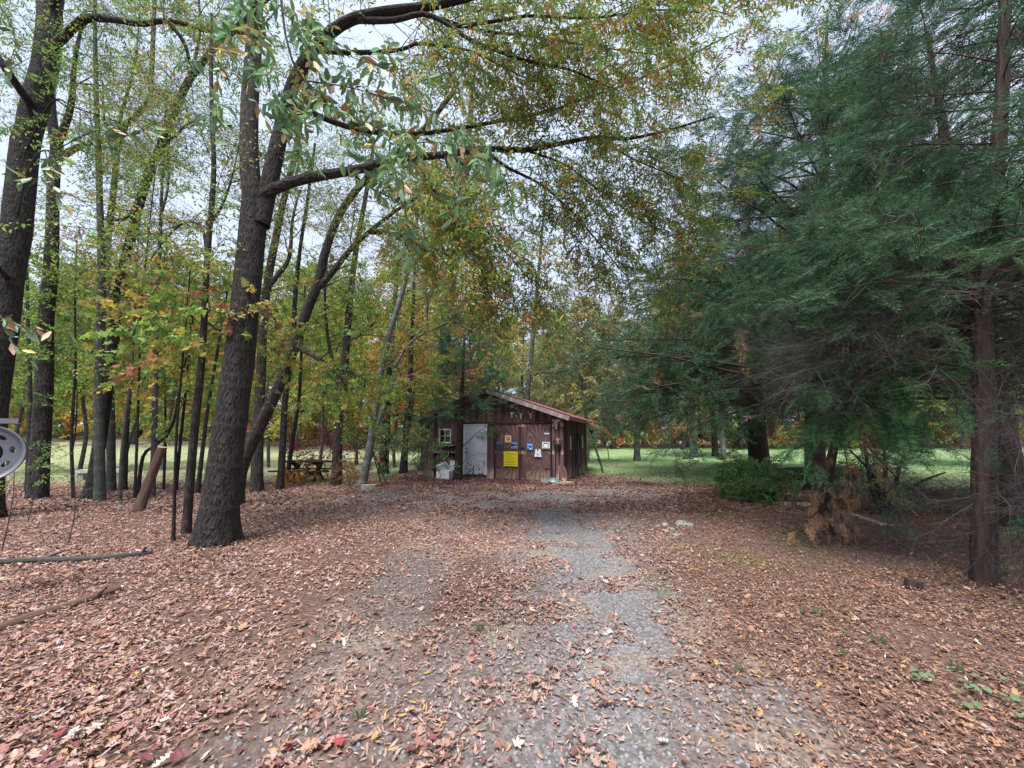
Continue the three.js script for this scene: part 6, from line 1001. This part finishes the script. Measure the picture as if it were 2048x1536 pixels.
// tufts and seedlings on the litter
{
  const r = rng(66), geo = [1, 2].map((s) => { const q = rng(s * 5), b = new MB(false, true); for (let k = 0; k < 34; k++) { const a = q() * TAU, e = q() * 0.05, h = rr(0.05, 0.15, q), l = rr(0.02, 0.1, q), w = 0.0035, c = vary([0.12, 0.17, 0.065], q, 0.3), x = e * Math.cos(a), z = e * Math.sin(a); const p0 = b.v(x - w * Math.sin(a), 0, z + w * Math.cos(a), 0, 1, 0, 0, 0, c), p1 = b.v(x + w * Math.sin(a), 0, z - w * Math.cos(a), 0, 1, 0, 0, 0, c), m0 = b.v(x + l * 0.4 * Math.cos(a), h * 0.75, z + l * 0.4 * Math.sin(a), 0, 1, 0, 0, 0, c), t = b.v(x + l * Math.cos(a), h, z + l * Math.sin(a), 0, 1, 0, 0, 0, c); b.f(p0, p1, m0); b.f(p1, t, m0); } return b.geo(false); });
  for (const [x, y, s, l] of [[960, 1262, 0.9, 'sparse green grass tuft on the drive between the tracks'], [720, 1425, 0.8, 'small grass tuft on the gravel of the drive'], [1640, 1232, 0.9, 'grass tuft in leaves beside the mossy patch'], [1605, 1225, 0.7, ''], [1755, 1285, 0.9, ''], [1690, 1275, 0.7, ''], [1910, 1340, 0.9, ''], [2005, 1155, 1.6, 'dark grass tuft at the foot of the big cedar'], [1680, 1310, 0.6, ''], [1940, 1225, 0.7, ''], [880, 1390, 0.4, ''], [1480, 1345, 0.6, '']]) { const p = onGround(x, y); p.y = hill(p.x, p.z); const o = part('grass_tuft', geo[Math.floor(r() * 2)], M.blade, scene); o.position.copy(p); o.scale.setScalar(s * 0.62); o.rotation.y = r() * 6; o.userData = { label: l || 'small green grass tuft growing through the fallen leaves', category: 'grass tuft' }; if (!l) o.userData.group = 'grass tufts in the leaves'; }
  const iv = thing('ground_ivy', 'patch of round green ground ivy leaves in the litter', 'plant', onGround(1970, 1395)); const gm = new THREE.MeshPhysicalMaterial({ color: lin(0.11, 0.2, 0.085), roughness: 0.7, transmission: 0.25, thickness: 0, side: THREE.DoubleSide });
  for (let k = 0; k < 26; k++) { const g = leafGeos.oval[k % 2], m = part('leaf', g, gm, iv); m.position.set(rr(-0.32, 0.32, r), rr(0.03, 0.07, r), rr(-0.25, 0.3, r)); m.rotation.set(rr(-0.4, 0.4, r), rr(0, 6, r), rr(-0.4, 0.4, r)); m.scale.set(0.075, 0.06, 0.05); }
}
// ---------- trees on the lawn and the far wood ----------
{
  const lawnTree = (label, x, z, h, r0, leaf, crownN, mat, o = {}) => { const b = V(x, hill(x, z), z), t = new Tree('lawn_tree', label, b, { seed: Math.round(x * 31 - z), mat }), q = t.r, pts = [b.clone().add(V(0, -0.1, 0))]; for (let k = 1; k <= 5; k++) pts.push(b.clone().add(V((o.lean ?? 0) * h * k / 5 + rr(-0.12, 0.12, q) * k, h * k / 5, rr(-0.1, 0.1, q) * k))); const c = t.trunk(pts, r0, r0 * 0.25, { flare: 0.35 }); t.sprout(c, { n: crownN, t0: o.t0 ?? 0.28, len: h * 0.34, along: 0.45, out: 0.9, lift: V(0, 0.4, 0), rad: r0 * 0.25, fade: 0.5, segs: 6, leaf, gap: 1.1, l0: 0.35, size: o.size ?? 1, bend: V(0, -0.25, 0), sub: { n: 4, len: h * 0.14, rad: 0.012, sides: 3, segs: 4, leaf, gap: 0.85, size: o.size ?? 1 } }); t.finish(leafMap); return t; };
  const bt1 = lawnTree('bare pale twigged lawn tree with a white tag on its trunk', 8.6, -27.3, 8, 0.22, 'bareFar', 26, M.lichen, { lean: 0.02, t0: 0.22 });
  const tg = thing('white_tag', 'small white square tag fixed to the bare lawn tree', 'tag', V(8.92, 1.75, -26.95)); part('plate', boxGeo(-0.1, 0, 0, 0.1, 0.24, 0.02), M.whitePaint, tg); part('nail', new THREE.CylinderGeometry(0.012, 0.012, 0.01, 8).rotateX(Math.PI / 2).translate(0, 0.2, 0.026), M.iron, tg);
  lawnTree('grey white trunked lawn tree beyond the cedar boughs', 14.7, -32, 14, 0.3, 'far:pale', 22, M.lichen, { t0: 0.35 }); lawnTree('brown trunked lawn tree between the pale ones', 17.2, -33.5, 13, 0.26, 'far:olive', 20, M.oakPale, { t0: 0.4 }); lawnTree('leaning grey white lawn tree', 16.0, -30, 13, 0.2, 'far:yellow', 18, M.lichen, { lean: 0.05, t0: 0.4 }); lawnTree('slim lawn tree behind the back cedar', 14.3, -18.6, 11, 0.16, 'far:olive', 16, M.grey, { t0: 0.4 }); lawnTree('brown flared lawn tree past the big cedar trunk', 25.9, -20.6, 13, 0.36, 'far:olive', 22, M.oakPale, { t0: 0.35 });
  lawnTree('pale tree just behind the shed with thin yellowing leaves', 4.6, -24.5, 10, 0.16, either('bareFar', 'far:pale'), 20, M.lichen, { t0: 0.3 });
}
{
  const r = rng(404), kinds = [['yellow', 'tall yellow leaved tree of the far wood'], ['olive', 'tall olive green tree of the far wood'], ['orange', 'orange leaved tree of the far wood'], ['lime', 'lime green tree of the far wood'], ['pale', 'pale half bare tree of the far wood'], ['green', 'dark green tree of the far wood'], ['rust', 'rust brown tree of the far wood']];
  const protos = kinds.map(([pal, label], i) => {
    const b = V(0, 0, 0), t = new Tree(pal + '_woodland_tree', label, b, { seed: 900 + i, mat: i % 2 ? M.grey : M.oakPale, group: pal + ' trees of the far wood' }), h = 15, pts = [V(0, -0.4, 0)]; for (let k = 1; k <= 6; k++) pts.push(V(rr(-0.12, 0.12, t.r) * k, h * k / 6, rr(-0.12, 0.12, t.r) * k));
    const c = t.trunk(pts, 0.24, 0.05, { flare: 0.25, n: 16, sides: 8 }), leaf = pal === 'pale' ? either('far:pale', 'bareFar') : 'far:' + pal;
    t.sprout(c, { n: 27, t0: 0.12, len: 5.0, along: 0.4, out: 0.9, lift: V(0, 0.45, 0), rad: 0.06, fade: 0.55, segs: 5, leaf, gap: 1.55, l0: 0.3, bend: V(0, -0.3, 0), sub: { n: 2, len: 2, rad: 0.02, sides: 3, segs: 3, leaf, gap: 1.9 } });
    t.finish(leafMap); return t.o;
  });
  const spots = []; // rows of trees beyond the lawn; nearer on the wooded side
  for (let row = 0; row < 4; row++) for (let x = -70; x < 84; x += 5.2) { const z = -(mix(34, 45, smooth(-14, 8, x)) + row * 6.5 + rr(-2, 2, r)), px = x + rr(-2.2, 2.2, r) + row * 1.7; if (Math.abs(px) > 1.38 * -z + 3) continue; spots.push([px, z]); }
  const n = kinds.map(() => 0);
  spots.forEach(([x, z]) => {
    const w = x < -2 ? [4, 2, 2.4, 4, 1, 1, 1.2] : x < 9 ? [2, 3, 2.2, 1.5, 3, 1, 1.6] : [3, 3, 1, 2, 3, 2, 1]; let u = r() * w.reduce((a, b) => a + b), i = 0; while ((u -= w[i]) > 0) i++;
    const o = n[i]++ ? protos[i].clone() : protos[i]; if (o !== protos[i]) { o.name = numbered(protos[i].name); scene.add(o); o.traverse((c) => { if (c.isInstancedMesh) copies += c.count; }); }
    const s = rr(0.72, 1.18, r); o.position.set(x, hill(x, z), z); o.rotation.y = r() * TAU; o.scale.set(s * rr(0.9, 1.1, r), s, s * rr(0.9, 1.1, r));
  });
  protos.forEach((p, i) => { if (!n[i]) scene.remove(p); });
  const under = stuff('undergrowth', 'tangled yellow, rust and green undergrowth along the far wood'), U = {};
  for (let k = 0; k < 3000; k++) { const x = rr(-66, 80, r), z = -(mix(33, 44, smooth(-14, 8, x)) + rr(0, 22, r) ** 1.0); if (Math.abs(x) > 1.4 * -z + 3) continue; const pal = ['yellow', 'olive', 'orange', 'pale', 'rust', 'lime', 'olive'][Math.floor(r() * 7)]; (U[pal] ??= []).push({ p: V(x, hill(x, z) + rr(-0.1, 3.4, r) * r(), z), d: V(rr(-0.7, 0.7, r), 1, rr(-0.7, 0.7, r)), s: rr(0.7, 1.4, r) }); }
  for (const p in U) crown('undergrowth_leaves', SP.far(p), M.leaf, U[p], under, r);
}
console.log('copies', copies);
renderer.render(scene, camera);
